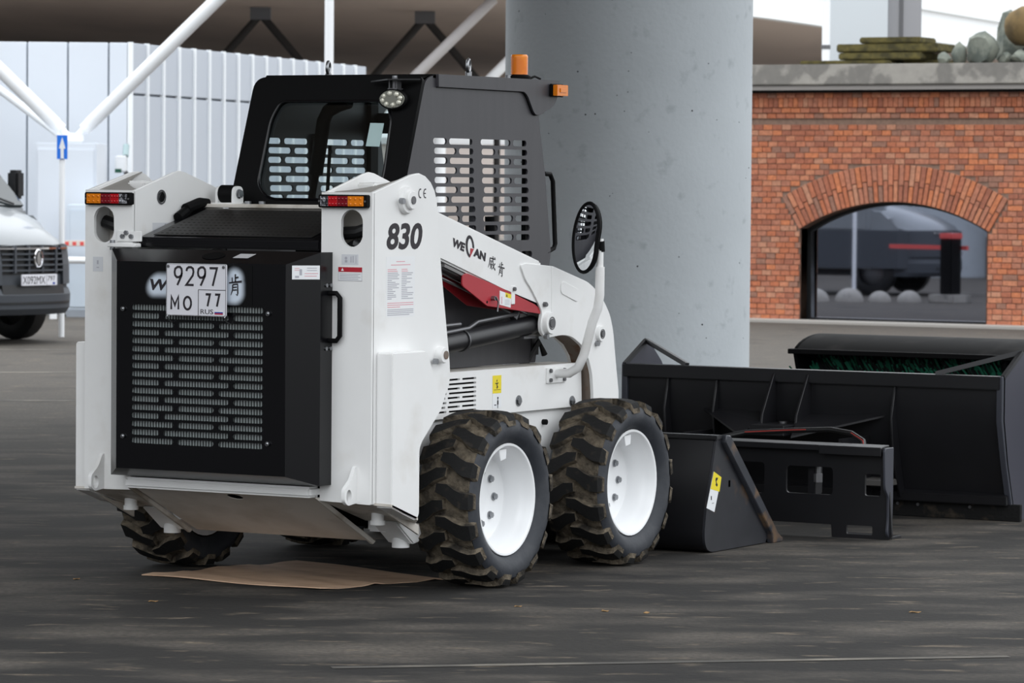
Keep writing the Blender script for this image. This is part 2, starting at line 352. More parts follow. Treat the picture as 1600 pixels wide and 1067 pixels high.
for r in range(rows):
    z0 = .01+r*CH; off = (r%2)*CW/2
    xs = -4.3+off+random.uniform(-.01,.01)
    x = xs
    while x < 4.2:
        wd = CW if random.random() > .08 else CW*1.5
        a, b = x+J/2, x+wd-J/2; x += wd
        zc = z0+CH/2
        hit = [inside(q, zz) for q in (a+.005,(a+b)/2,b-.005) for zz in (z0+.008, z0+CH-.008)]
        if all(hit): continue
        if any(hit):
            # trim the brick to the part outside
            c = [q for q in [a+(b-a)*i/8 for i in range(9)] if not inside(q, z0+.008) and not inside(q, z0+CH-.008)]
            if len(c) < 3: continue
            a, b = min(c), max(c)
        bricks.append((a, b, z0+J/2, z0+CH-J/2, random.uniform(-.006,.004)))
def brick_mesh(sx, sz, d=.03):
    m = MB().box(-sx/2,sx/2,0,d,-sz/2,sz/2); return m
base_me = {}
def add_brick(cx, cz, sx, sz, dy, rot=0, deep=.03):
    k = (round(sx,2), round(sz,2), deep)
    if k not in base_me:
        o = brick_mesh(k[0], k[1], deep).build('brick', 'brick', bb, bevel=.004, seg=1, smooth=0); base_me[k] = o.data
    else:
        o = bpy.data.objects.new('brick', base_me[k]); COL.objects.link(o); o.parent = bb
    o.location = (cx, dy, cz); o.rotation_euler = (0, rot, 0); o['_b'] = 1; return o
# voussoirs: 40 rays, two or three bricks along each
nb = 0; NV = 42
for i in range(NV):
    a = -AW-.012+(2*AW+.024)*(i+.5)/NV
    cuts = [0,.26,.46] if i%2 else [0,.2,.46]
    for c0, c1 in zip(cuts, cuts[1:]):
        rm = RI+(c0+c1)/2; wv = (2*AW+.024)/NV*(rm)-.011
        add_brick(XC+rm*math.sin(a), ZC+rm*math.cos(a), wv, c1-c0-.008, -.012+random.uniform(-.004,.003), a, .04); nb += 1
# cornice: header course, rowlock course, plain course
stuff = MB()
for i in range(31):
    x = -1.9+i*.0665*1.9
    pass
x = -2.0
while x < 2.0:
    add_brick(x+.033, 2.675, .056, .118, -.05, 0, .07); nb += 1; x += .0665
for k, (zc, dy) in enumerate(((2.76,-.07),(2.58,-.03),(2.512,-.012))):
    x = -4.4+k*.05
    while x < 4.3:
        stuff.box(x, x+.118, dy, .03, zc-.029, zc+.029); x += .127
x = -4.4
while x < -2.0: stuff.box(x,x+.056,-.05,.03,2.616,2.734); x += .0665
x = 2.02
while x < 4.3: stuff.box(x,x+.056,-.05,.03,2.616,2.734); x += .0665
# nearest (right-hand) bricks singly, the rest joined
vis = sorted(bricks, key=lambda b: -(b[0]) if b[1] < 2.05 else 99)
single = set()
for b in vis:
    if nb >= 296: break
    if -2 < b[0] and b[1] < 2.05 and abs((b[1]-b[0])-(CW-J)) < .004:
        add_brick((b[0]+b[1])/2, (b[2]+b[3])/2, CW-J, CH-J, b[4]); single.add(b); nb += 1
for b in bricks:
    if b not in single: stuff.box(b[0], b[1], b[4], .03, b[2], b[3])
for o in bb.children:
    if '_b' in o: del o['_b']
stuff.build('brickwork', 'brickS', bb, smooth=0)['kind'] = 'stuff'
# arched window
wf = plate([(q[0], q[1]) for q in opening], [[(WX0+.06,.05),(WX1-.035,.05)]+[(XC+(p[0]-XC)*.965, p[1]-.035) for p in arc(RI, AW, 16)[::-1]]], .08, (0,.27,0), X, Z)
wo = link('window_frame', wf, 'frame', bb, 0)
gl = plate([(WX0+.03,.03),(WX1-.03,.03)]+[(XC+(p[0]-XC)*.98, p[1]-.02) for p in arc(RI, AW, 16)[::-1]], [], .012, (0,.25,0), X, Z)
link('window_pane', gl, 'wglass', wo, 0)
rv = MB()                                                # reveal of the arch and jambs
pts = [(WX0,0)]+arc(RI, AW, 16)+[(WX1,0)]
for p, q in zip(pts, pts[1:]): rv.add([(p[0],-.01,p[1]),(q[0],-.01,q[1]),(q[0],.3,q[1]),(p[0],.3,p[1])], [(0,1,2,3)])
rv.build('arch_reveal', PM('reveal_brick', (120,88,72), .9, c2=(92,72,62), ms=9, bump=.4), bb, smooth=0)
MB().box(-4.6,4.6,-.22,.4,2.82,2.87).box(-4.6,4.6,-.2,.4,2.87,2.88).build('drip_flashing', PM('grey_flashing', (150,146,142), .5, metal=.3), bb, smooth=0)
MB().box(-4.6,4.6,-.16,2.1,2.79,2.83).build('soffit_board', 'mblack', bb, smooth=0)
MB().box(-4.6,4.6,-.26,2.15,2.88,3.13).build('roof_slab', 'slab', bb, bevel=.012)
MB().box(-4.6,4.6,-.5,-.0,0,.03).build('kerb', PM('kerb_stone', (160,156,150), .9), bb, smooth=0)
# ------------------------------------------------------------------ things on the brick roof
def rot_box(name, c, sx, sy, sz, rz, mat, label, cat, group, bev=.02):
    o = MB().box(-sx/2,sx/2,-sy/2,sy/2,0,sz).build(name, mat, bevel=bev); o.location = c; o.rotation_euler = (0, 0, rz); return tag(o, label, cat, group)
G = 'olive insulation boards stacked on the roof'
ZS = 3.13
for (c, sx, sy, sz, rz, lab) in [
  ((-10.80,28.55,ZS), 1.2,.6,.05,.02,'thin olive board at the bottom left of the roof stack'),
  ((-9.86,28.75,ZS), .5,.6,.055,-.06,'short dark olive board at the bottom right of the roof stack'),
  ((-10.35,28.6,ZS+.057), 1.1,.62,.085,.0,'thick olive board second from the bottom of the roof stack'),
  ((-10.28,28.62,ZS+.15), 1.32,.6,.1,.01,'longest olive board overhanging both ends of the roof stack'),
  ((-10.25,28.6,ZS+.255), .78,.55,.075,.03,'shortest olive board on top of the roof stack')]:
    rot_box('insulation_board', c, sx, sy, sz, rz, 'moss', lab, 'board', G, .015)
def rock(name, c, r, sx, sy, sz, seed, mat, label, rough=.22, tilt=0, group='rubble on the brick roof'):
    random.seed(seed); bm = bmesh.new(); bmesh.ops.create_icosphere(bm, subdivisions=2 if mat != 'rock2' else 3, radius=1)
    cuts = [(Vector((random.uniform(-1,1),random.uniform(-1,1),random.uniform(-.6,1))).normalized(), random.uniform(.55,.85)) for _ in range(9 if mat != 'rock2' else 2)]
    for v in bm.verts:
        for n, d in cuts:
            k = v.co.dot(n)
            if k > d: v.co -= n*(k-d)
        v.co += Vector((random.uniform(-1,1),random.uniform(-1,1),random.uniform(-1,1)))*rough*.12
        v.co = Vector((v.co.x*sx, v.co.y*sy, max(v.co.z,-.7)*sz))*r
    me = bpy.data.meshes.new(name); bm.to_mesh(me); bm.free()
    zm = min(v.co.z for v in me.vertices)
    for v in me.vertices: v.co.z -= zm
    o = link(name, me, mat, None, 30 if mat != 'rock2' else 60); o.location = c; o.rotation_euler = (0,tilt,seed); return tag(o, label, 'rock', group)
rock('rubble_stone', (-9.50,28.3,ZS), .09, 1,1,1, 21, 'rock', 'small pale stone at the left foot of the roof rubble')
rock('rubble_stone', (-9.36,28.4,ZS), .13, .8,.8,1.3, 22, 'rock', 'narrow pointed pale stone near the left end of the rubble')
rock('rubble_stone', (-9.22,28.72,ZS), .18, 1.0,1,1.1, 23, 'rock', 'peaked dark grey stone left of the tall rubble block')
rock('rubble_stone', (-9.03,28.4,ZS), .23, 1.25,1,1.1, 24, 'rock', 'broad grey stone at the front middle of the rubble')
rock('rubble_stone', (-8.96,29.1,ZS), .37, .8,.7,1.15, 25, 'rock', 'tallest jagged grey stone topping the rubble heap')
rock('rubble_stone', (-8.55,28.35,ZS), .14, 1.2,1,.7, 26, 'rock', 'low grey stone in front beneath the brown boulder')
rock('rubble_stone', (-8.78,28.42,ZS), .1, 1.2,1,.9, 27, 'rock', 'small grey stone between the broad stone and the boulder')
rock('rubble_stone', (-8.46,28.62,ZS), .2, 1,1,.8, 28, PM('dark_rubble',(70,72,76),.9,bump=.4), 'dark stone carrying the brown boulder')
rock('rubble_stone', (-8.44,28.72,ZS+.22), .38, 1.2,1,.85, 29, 'rock2', 'rounded brown boulder on top at the right of the rubble', .1)
# white box column and downpipe behind the roof
bc = hthing('box_column', 'tall white square column rising behind the olive boards', 'column', 4.3, 49)
MB().box(-.225,.56,0,.7,0,9).build('column_face', 'colwhite', bc, smooth=0)
for a in (.62,.86): MB().box(.56,.565+.0,0,.01,0,9).build('cover_strip', 'joint', bc, smooth=0)
MB().box(.56,1.03,.28,.72,0,9).build('column_return', PM('shaded_return',(150,150,153),.7), bc, smooth=0)  # right face of the white column, its shade put into the colour
MB().box(.74,.79,.265,.285,0,9).build('joint_strip', PM('joint_dark',(96,96,98),.7), bc, smooth=0)
dp = MB().cyl((0,0,0),(0,0,9),.052,14).build('downpipe', 'rail'); dp.location = HP(4.0,48.3); tag(dp, 'white downpipe running beside the square column', 'pipe')
MB().cyl((0,0,3.42),(0,0,3.47),.06,14).build('pipe_clip', 'dsteel', dp)
# ------------------------------------------------------------------ white panelled building on the left
wb = hthing('panelled_building', 'white panel clad building under the deck at the left', 'building', -4.93, 48)
MB().box(-5,0,.02,9,0,3.4).build('wall', 'joint', wb, smooth=0)
for i in range(8):
    x1 = -.25-i*.52+.27 if i else -.01; 
    xa, xb = (-.25, 0) if i == 0 else (-.25-i*.52, -.25-(i-1)*.52)
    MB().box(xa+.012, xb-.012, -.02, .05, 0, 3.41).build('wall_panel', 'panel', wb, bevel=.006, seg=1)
ang = math.atan2(9, 2.66); L2 = math.hypot(9, 2.66); NP = 17; stp = L2/NP
pmesh = {}
for (za, zb) in ((0,2.74),(2.77,3.41)):
    for i in range(NP):
        if za not in pmesh:
            o = MB().box(.02,stp-.02,-.03,.04,za,zb).build('wall_panel', 'panel_shade', wb, bevel=.006, seg=1); pmesh[za] = o.data
        else:
            o = bpy.data.objects.new('wall_panel', pmesh[za]); COL.objects.link(o); o.parent = wb
        o.rotation_euler.z = ang; o.location = (math.cos(ang)*stp*i, math.sin(ang)*stp*i, 0)
o = MB().box(0,L2,.03,.2,0,3.4).build('wall', 'joint', wb, smooth=0); o.rotation_euler.z = ang
for i in range(NP):
    o = MB().box(stp*i-.02,stp*i+.02,-.06,0,0,3.42).build('cover_strip', 'fascia', wb, smooth=0); o.rotation_euler.z = ang
# bright distant building under the far deck, seen through the cab grille
fb = hthing('distant_building', 'pale distant building glimpsed through the cab grille', 'building', 0, 118)
MB().box(-9,14,0,6,0,3.1).build('wall', PM('pale_pink_render',(214,204,198),.8), fb, smooth=0)
MB().box(-9,14,-.05,0,2.9,3.1).build('eaves_band', 'rail', fb, smooth=0)
# cabinets, lamp, rail and barrier in front of the white building
cb = hthing('service_cabinet', 'large plain white service cabinet against the panelled wall', 'cabinet', -5.5, 46)
MB().box(-.36,.39,0,1.2,0,2.11).build('body', 'panel', cb, bevel=.01); MB().box(-.02,.36,-.02,0,.1,2.03).build('door', 'panel', cb, bevel=.005); MB().box(-.33,-.04,-.02,0,.1,2.03).build('door', 'panel', cb, bevel=.005)
cb2 = hthing('service_cabinet', 'low pale blue cabinet in front of the big white one', 'cabinet', -5.2, 45.3)
MB().box(-.19,.35,0,.5,.08,1.36).build('body', PM('pale_blue_cabinet',(206,216,226),.5), cb2, bevel=.01); MB().box(-.15,.3,-.015,0,.12,1.3).build('door', PM('pale_blue_door',(200,211,222),.5), cb2, bevel=.005); MB().box(-.19,.35,-.0,.5,0,.08).build('plinth', 'joint', cb2, smooth=0)
lt = hthing('wall_lamp', 'small white floodlight on the corner of the panelled wall', 'lamp', -4.93, 46.9, 1.7)
MB().box(-.08,.06,.3,.42,.06,.27).build('housing', 'rail', lt, bevel=.015); MB().box(-.08,.0,.29,.3,.05,.1).build('lens', PM('green_lens',(20,80,60),.3), lt, smooth=0)
MB().tube([(.04,.42,.06),(.06,.6,.0),(.06,.9,-.05)],.03,8).build('bracket', 'dsteel', lt); MB().tube([(.03,.5,.26),(.03,.6,.4)],.04,8).build('conduit', PM('grey_conduit',(150,170,172),.6), lt)
sg = hthing('direction_sign', 'blue sign with a white arrow pointing up on a thin white post', 'sign', -4.74, 39.4)
MB().cyl((0,.02,0),(0,.02,2.05),.03,10).build('post', 'rail', sg)
sp = MB().box(-.05,.06,-.02,-.005,1.87,2.12).build('sign_panel', 'sky_blue', sg, smooth=0)
MB().prism([(-.01,1.875),(.022,1.875),(.022,1.98),(.04,1.98),(.006,2.1),(-.028,1.98),(-.01,1.98)], 'y', -.024, -.0205).build('arrow', 'paper', sp, smooth=0)
vs = hthing('strut_support', 'two slanting white tubular struts spreading in a wide V above the white cabinet', 'support', -5.45, 46.4, 2.115)
MB().box(-.13,.13,-.06,.06,0,.12).build('node_plate', 'rail', vs, bevel=.02)
for (dx, dz) in ((1.47*1.9,1.454*1.9),(-.84*2.4,.81*2.4)):
    d = V(dx,0,dz).normalized(); b = V(.07 if dx>0 else -.07,0,.09)
    MB().tube([b, b+d*.12, b+d*.2, b+V(dx,0,dz)], [.045,.05,.085,.085], 14).build('strut', 'rail', vs)
    MB().cyl(b+d*.1, b+d*.22, .078, 14).build('strut_collar', 'rail', vs)
vb = hthing('lower_strut', 'greyish slanting strut below the left arm of the V support', 'support', -5.55, 47.3)
MB().tube([(0,0,2.1),(-1.7,0,3.35)],.05,12).build('strut', 'fascia', vb); MB().cyl((0,0,0),(0,0,2.15),.05,10).build('post', 'rail', vb)
pl = hthing('white_pole', 'straight white steel pole rising behind the cab roof', 'pole', -2.22, 45)
MB().cyl((0,0,0),(0,0,4.8),.054,16).build('shaft', 'rail', pl); MB().box(-.12,.12,-.12,.12,0,.03).build('base_plate', 'rail', pl)
for (u0,z0,u1,z1,v,r,mt,lab) in ((-2.6,2.35,-.33,4.61,60,.085,PM('grey_strut',(176,172,172),.6),'pale grey diagonal strut rising left of the column'),(-1.2,2.55,.9,4.65,61,.085,'rail','second grey diagonal strut half hidden behind the column')):
    s_ = hthing('deck_strut', lab, 'strut', u0, v); MB().tube([(0,0,z0),(u1-u0,0,z1)],r,14).build('tube', mt, s_); MB().cyl((0,0,0),(0,0,z0+.1),.1,12).build('post', mt, s_)
for (u, v, lab) in ((-4.46,66,'dark V brace under the deck left of the pole'),(-1.6,67,'dark V brace under the deck right of the pole')):
    s_ = hthing('deck_brace', lab, 'strut', u, v)
    for du in (-1.3,1.3): MB().tube([(0,0,4.6),(du,0,3.1)],.07,10).build('tube', PM('dark_steel',(44,42,42),.7), s_)
    MB().box(-.18,.18,-.08,.08,4.5,4.715).build('node_plate', 'dsteel', s_); 
    for du in (-1.3,1.3): MB().cyl((du,0,0),(du,0,3.15),.06,10).build('post', PM('dark_post',(44,42,42),.7), s_)
br = hthing('parking_barrier', 'red and white striped parking barrier beside the van', 'barrier', -5.9, 45.0)
MB().box(-.5,1.6,-.02,.02,.86,.93).build('arm', PM('barrier_white',(214,204,196),.5), br, bevel=.005)
for i in range(22): MB().box(-.46+i*.09,-.415+i*.09,-.024,.024,.87,.915).build('red_stripe', 'redp', br, smooth=0)
MB().box(-.62,-.42,-.12,.12,0,1.0).build('barrier_post', 'rail', br, bevel=.01)
gr_ = hthing('guard_rail', 'low white tubular guard rail behind the van nose', 'rail', -5.46, 44.6)
MB().tube([(-1.2,0,.7),(1.4,0,.7)],.04,10).build('top_rail', 'rail', gr_)
for x in (-1.1,0,1.3): MB().cyl((x,0,0),(x,0,.7),.045,10).build('post', 'rail', gr_)
kb = MB().box(-4,3.5,0,.16,0,.12).build('kerb', PM('kerb_grey',(176,180,182),.8), bevel=.02); kb.location = HP(-5,45.82); kb.rotation_euler.z = YAW; tag(kb, 'pale kerb along the foot of the white building', 'kerb')
wh = hthing('dark_blocker', 'long dark grey unseen block added off to the left behind the camera', 'building', -25, 0)  # unseen block added to keep reflections in the loader's black paint dark
MB().box(-8,0,-16,13,0,5.5).build('wall', PM('blocker_dark_grey',(58,56,56),.8), wh, smooth=0)
for i in range(7): MB().box(-.02,.03,-14+i*3.8,-11.6+i*3.8,0,3.2).build('blocker_panel', PM('blocker_panel_grey',(44,46,50),.7) if i == 0 else bpy.data.materials['blocker_panel_grey'], wh, smooth=0)
# ------------------------------------------------------------------ van at the left edge
van = hthing('delivery_van', 'silver white delivery van with grey plastic bumper facing right at the left edge', 'van', -4.74, 37.5, 0, math.atan2(-.5736,.8192))
def fx(y, a=0): return -a-.50*abs(y)**3-.06*y*y
YS = [-1,-.9,-.75,-.6,-.45,-.3,-.15,0,.15,.3,.45,.6,.75,.9,1]
def band(zl, name, mat, par, y0=-1, y1=1, off=0, back=None):
    m = MB(); ys = [y for y in YS if y0-1e-6 <= y <= y1+1e-6]; k = len(ys); vs = []
    for z, a, sc in zl: vs += [(fx(y,a)+off, y*sc, z) for y in ys]
    m.add(vs, [(i*k+j,i*k+j+1,(i+1)*k+j+1,(i+1)*k+j) for i in range(len(zl)-1) for j in range(k-1)])
    return m
def shell(zl, y0, y1, d):
    """curved strip with thickness d"""
    m = MB(); ys = [y for y in YS if y0-1e-6 <= y <= y1+1e-6]; k = len(ys)
    for (za,aa),(zb,ab) in zip(zl, zl[1:]):
        vs = [(fx(y,a)-dd, y, z) for dd in (0,d) for z,a in ((za,aa),(zb,ab)) for y in ys]
        f = []
        for j in range(k-1): f += [(j,j+1,k+j+1,k+j),(2*k+j,2*k+j+1,3*k+j+1,3*k+j),(j,j+1,2*k+j+1,2*k+j),(k+j,k+j+1,3*k+j+1,3*k+j)]
        f += [(0,k,3*k,2*k),(k-1,2*k-1,4*k-1,3*k-1)]
        m.add(vs, f)
    return m
# lower body and cab
lower = [(-2.65,-1),(-2.65,1),(-.62,1)]+[(fx(y,.07),y) for y in YS[::-1][1:-1]]+[(-.62,-1)]
MB().prism(lower,'z',.42,1.0).build('body', 'vanplastic', van, smooth=30)
MB().prism([(-2.6,-1.0),(-2.6,1.0),(-1.15,1.0),(-.9,.8),(-.9,-.8),(-1.15,-1.0)],'z',.99,1.36).build('cab_body', 'vanbody', van, bevel=.03)
MB().prism([(-2.65,.4),(-2.65,2.15),(-2.2,2.2),(-1.9,2.15),(-1.05,1.34),(-1.0,.4)],'y',-.98,.98).build('cab_shell', 'vanbody', van, bevel=.06)
MB().box(-5.6,-2.75,-1.0,1.0,.75,1.15).build('cargo_bed', 'vanbody', van, bevel=.02)  # unseen bed, shaped low to block less of the arched window's reflection
ws = MB(); ws.add([(-1.02,-.86,1.39),(-1.02,.86,1.39),(-1.83,.8,2.2),(-1.83,-.8,2.2)],[(0,1,2,3)]); 
for v in list(ws.v): ws.v.append(v+V(-.03,0,-.03))
ws.f += [[7,6,5,4],[0,1,5,4],[1,2,6,5],[2,3,7,6],[3,0,4,7]]; ws.m += [0]*5
wso = ws.build('windscreen', 'vglass', van, smooth=0)
for v_ in wso.data.vertices: v_.co.x += .03
MB().tube([(-.98,.7,1.40),(-1.15,.1,1.60)],.012,6).build('wiper', 'vandark', wso)
MB().tube([(-.98,-.1,1.40),(-1.15,-.7,1.60)],.012,6).build('wiper', 'vandark', wso)
hz = [(.06,1.0),(.10,1.06),(.3,1.17),(.55,1.27),(.92,1.385)]
hm = MB(); k = len(YS); vs = []
for a, z in hz:
    for y in YS: vs.append((fx(y,a) if a < .5 else -a-.25*abs(y)**3*(1-(a-.5)), y*.93, z-.05*y*y-(.05*abs(y)**6 if a < .9 else .03*abs(y)**6)))
hm.add(vs, [(i*k+j,i*k+j+1,(i+1)*k+j+1,(i+1)*k+j) for i in range(len(hz)-1) for j in range(k-1)])
hm.build('hood', 'vanbody', van, smooth=60)
hs = MB()
for s in (-1,1): hs.add([(fx(1,.06),s*.93,.85),(fx(1,.06),s*.93,.92),(-.62,s*.93,1.02),(-.92,s*.93,1.28),(-1.3,s*.95,1.3),(-1.3,s*.95,.6)],[(0,1,2,3,4,5)])
hs.build('fender', 'vanbody', van, smooth=0)
shell([(.30,.06),(.36,.01),(.50,0),(.56,.03)],-.9,.9,.3).build('bumper', 'vanplastic', van, smooth=50)
shell([(.555,.05),(.70,.05)],-.9,.9,.2).build('bumper_upper', 'vanplastic', van, smooth=50)
for s in (-1,1): shell([(.60,.015),(.80,.02),(.99,.05)],*( (.45,.9) if s>0 else (-.9,-.45)),.15).build('bumper_corner', 'vanplastic', van, smooth=50)
shell([(.41,-.004),(.43,-.004)],-.6,.6,.02).build('bumper_groove', 'vandark', van, smooth=50)
shell([(.5,.002),(.6,.02)],-.45,.45,.1).build('lower_intake', 'vandark', van, smooth=50)
shell([(.70,.06),(1.0,.07)],-.6,.6,.1).build('grille', 'vandark', van, smooth=50)
for z in (.735,.79,.845,.90): shell([(z,.02),(z+.018,.02)],-.45,.45,.05).build('grille_slat', 'vanplastic', van, smooth=50)
shell([(.955,.012),(.972,.012)],-.6,.6,.05).build('chrome_strip', 'chrome', van, smooth=50)
for y in (-.3,-.1,.1,.3): MB().box(-.07,-.03,y-.012,y+.012,.72,.99).build('grille_rib', 'vanplastic', van, smooth=0)
em = MB().tube([(.0,.055*math.cos(t),.865+.085*math.sin(t)) for t in [2*PI*i/20 for i in range(20)]],.009,6,closed=True)
em.prism([(-.02,.80),(.02,.80),(.03,.86),(.012,.9),(.018,.93),(-.012,.93),(-.03,.87)],'x',-.02,.006)
em.build('grille_emblem', 'chrome', van)
pb = MB().box(.0,.018,-.26,.26,.594,.706).build('number_plate', 'plate', van, bevel=.004)
link('lettering', text('X092MX', .33, .078, (.0185,-.25,.611), (0,1,0), Z), 'ink', pb, 0)
link('lettering', text('797', .11, .05, (.0185,.115,.640), (0,1,0), Z), 'ink', pb, 0)
MB().box(.0182,.0186,.19,.225,.604,.625).build('flag', 'blue', pb, smooth=0); MB().box(.018,.0186,.098,.102,.597,.703).build('divider', 'ink', pb, smooth=0)
for s in (-1,1):
    MB().prism([(-.56,.86),(-.45,.86),(-.47,.99),(-.75,1.05),(-.8,.95)],'y',s*.84,s*.9).build('headlamp', 'clear', van, bevel=.01)
    for x in (-1.05,-4.4):
        t = MB().lathe([(.2,-.11),(.3,-.11),(.345,-.08),(.35,0),(.345,.08),(.3,.11),(.2,.11)],(x,s*.83,.35),'y',28).build('tyre', 'vandark', van)
        MB().lathe([(.2,-.1),(.2,.02),(.12,.05),(.05,.06),(0,.06)],(x,s*.83,.35),'y',20).build('wheel_disc', 'dsteel', t)
    mr = MB().box(-1.35,-1.2,s*1.05-.07,s*1.05+.07,1.45,1.75).build('wing_mirror', 'vandark', van, bevel=.03); MB().tube([(-1.28,s*.95,1.42),(-1.28,s*1.05,1.5)],.02,8).build('mirror_arm', 'vandark', mr)
MB().box(-5.3,-.45,-.8,.8,.3,.45).build('chassis', 'vandark', van, smooth=0)
# ------------------------------------------------------------------ things reflected in the arched window
for i, (x, y, r, lab) in enumerate(((-14.72,21.22,.2,'first'),(-14.30,20.98,.21,'second'),(-13.92,20.76,.17,'third'),(-13.55,20.55,.18,'fourth'))):
    m = MB().lathe([(0,r*.95)]+[(r*math.cos(t),r*.95*math.sin(t)) for t in [PI/2-PI/2*j/8 for j in range(1,9)]]+[(r*1.02,0),(0,0)],(0,0,0),'z',28).build('bollard', 'slab'); m.location = (x,y,0)
    tag(m, 'grey concrete dome reflected in the arched window, %s from the left' % lab, 'bollard', 'concrete domes reflected in the window')
bp_ = thing('barrier_machine', 'dark barrier post with a red top reflected in the arched window', 'barrier', (-13.02,20.3,0), .35)
MB().box(-.11,.11,-.11,.11,.12,.92).build('housing', 'mblack', bp_, bevel=.01); MB().box(-.12,.12,-.12,.12,.92,1.0).build('cap', 'redp', bp_, bevel=.01); MB().box(-.25,.25,-.2,.2,0,.12).build('foot', 'slab', bp_, bevel=.01)
MB().box(-1.35,.2,-.16,-.12,.76,.82).build('arm', 'redp', bp_, smooth=0)
cs = thing('crossing_sign', 'yellow edged crossing sign reflected at the left of the arched window', 'sign', (-20.5,9.6,0), PI*.62)
MB().cyl((0,0,0),(0,0,1.5),.035,10).build('post', 'mblack', cs); q = MB().box(-.17,.17,-.03,-.01,1.0,1.34).build('sign_panel', PM('fluorescent_yellow',(200,220,60),.5), cs, smooth=0)
MB().box(-.11,.11,-.034,-.03,1.06,1.28).box(-.11,.11,-.01,-.006,1.06,1.28).build('blue_field', 'sky_blue', q, smooth=0)
MB().box(-.17,.17,-.01,-.008,1.0,1.34).build('sign_back', PM('fluorescent_back',(200,220,60),.5), q, smooth=0)
rc = MB().lathe([(0,0),(.62,0),(.62,6.4),(0,6.4)],(0,0,0),'z',48).build('round_column', 'concrete'); rc.location = (-19.4,5.4,0); tag(rc, 'slimmer concrete column seen only as a reflection in the arched window', 'column')
ob = thing('office_building', 'white office building reflected in the arched window', 'building', (-25.2,-2.8,0), math.atan2(-1.15,2.0))
MB().box(-7,5,-6,0,0,5.2).build('wall', 'panel', ob, smooth=0); MB().box(-7,5,0,.05,0,.62).build('plinth', PM('brown_plinth',(120,104,98),.8), ob, smooth=0)
for i in range(8):
    wn = MB().box(-6.7+i*1.35,-5.6+i*1.35,-.02,.03,.75,1.45).build('window', 'frame', ob, smooth=0); MB().box(-6.66+i*1.35,-5.64+i*1.35,.03,.035,.79,1.41).build('pane', PM('office_glass',(90,104,118),.1) if i == 0 else bpy.data.materials['office_glass'], wn, smooth=0)
for (x, y, lab) in ((-21.6,3.2,'left'),(-20.9,2.7,'right')):
    o = MB().cyl((0,0,0),(0,0,5.6),.05,12).build('lamp_post', 'rail'); o.location = (x,y,0); tag(o, 'thin white post reflected in the arched window, %s one of the two' % lab, 'post', 'white posts reflected in the window')

# ================================================================== SKID STEER LOADER (x right, y forward, z up)
LD = thing('skid_steer_loader', 'white and black skid steer loader numbered 830 parked with its rear to us', 'loader', (0,0,0))
def both(f):
    for s in (1,-1): f(s)
def sx(m, s): return m.mirror() if s < 0 else m
# ---- chassis
vent = []
for i in range(8):
    z = .834-i*.0187
    cuts = [(-.115,-.02),(0,.097),(.117,.229)] if i%2 == 0 else [(-.115,-.01),(.01,.229)]
    vent += [rect(a,b,z-.0042,z+.0042) for a,b in cuts]
for s in (1,-1):
    me = plate([(-.44,.676),(1.14,.676),(1.13,.865),(-.44,.865)], vent, .012, (.548,0,0), Y, Z)
    ch = sx(MB().mesh(me), s).build('chassis_side', 'white', LD, smooth=0)
    sx(MB().box(.40,.545,-.44,1.13,.853,.865), s).build('sill_top', 'wdirt', ch, smooth=0)
    sx(MB().box(.50,.53,-.14,.26,.68,.85), s).build('vent_backing', 'mblack', ch, smooth=0)
    sx(MB().box(.45,.54,-.44,1.14,.24,.672), s).build('chain_case', 'white', LD, bevel=.008)
    for (y,z) in ((.583,.723),(1.05,.70)):
        sx(MB().cyl((.55,y,z),(.57,y,z),.016,6).cyl((.55,y,z),(.563,y,z),.024,14), s).build('bolt', 'steel', ch)
    sx(MB().tube([(.45,.83,.62),(.56,.83,.62)],.012,8), s).build('plug', 'mblack', ch)
d = MB().box(.5602,.5612,.364,.436,.763,.838).build('warning_decal', 'yellow', LD, smooth=0)
m = MB()
for pl in ([(.40,.822),(.394,.812),(.402,.812)],): m.prism(pl,'x',.5612,.562)
m.prism([(.385,.806),(.41,.808),(.41,.803),(.402,.803),(.402,.796),(.408,.79),(.400,.781),(.395,.786),(.398,.791),(.396,.803),(.385,.802)],'x',.5612,.562); m.box(.5612,.562,.375,.43,.777,.7785)
m.build('pictogram', 'ink', d, smooth=0)
d = MB().box(.5602,.5612,.364,.436,.70,.762).build('safety_decal', 'paper', LD, smooth=0)
MB().box(.5612,.562,.405,.409,.70,.738).box(.5612,.562,.402,.412,.715,.732).cyl((.5612,.407,.743),(.562,.407,.743),.005,8).box(.5612,.562,.378,.394,.712,.716).build('pictogram', 'ink', d, smooth=0)
MB().box(-.43,.43,-.36,1.1,.25,.5).build('belly', 'mblack', LD, smooth=0)
MB().box(-.39,.39,-.45,1.0,.5,.84).build('engine_bay', 'mblack', LD, smooth=0)
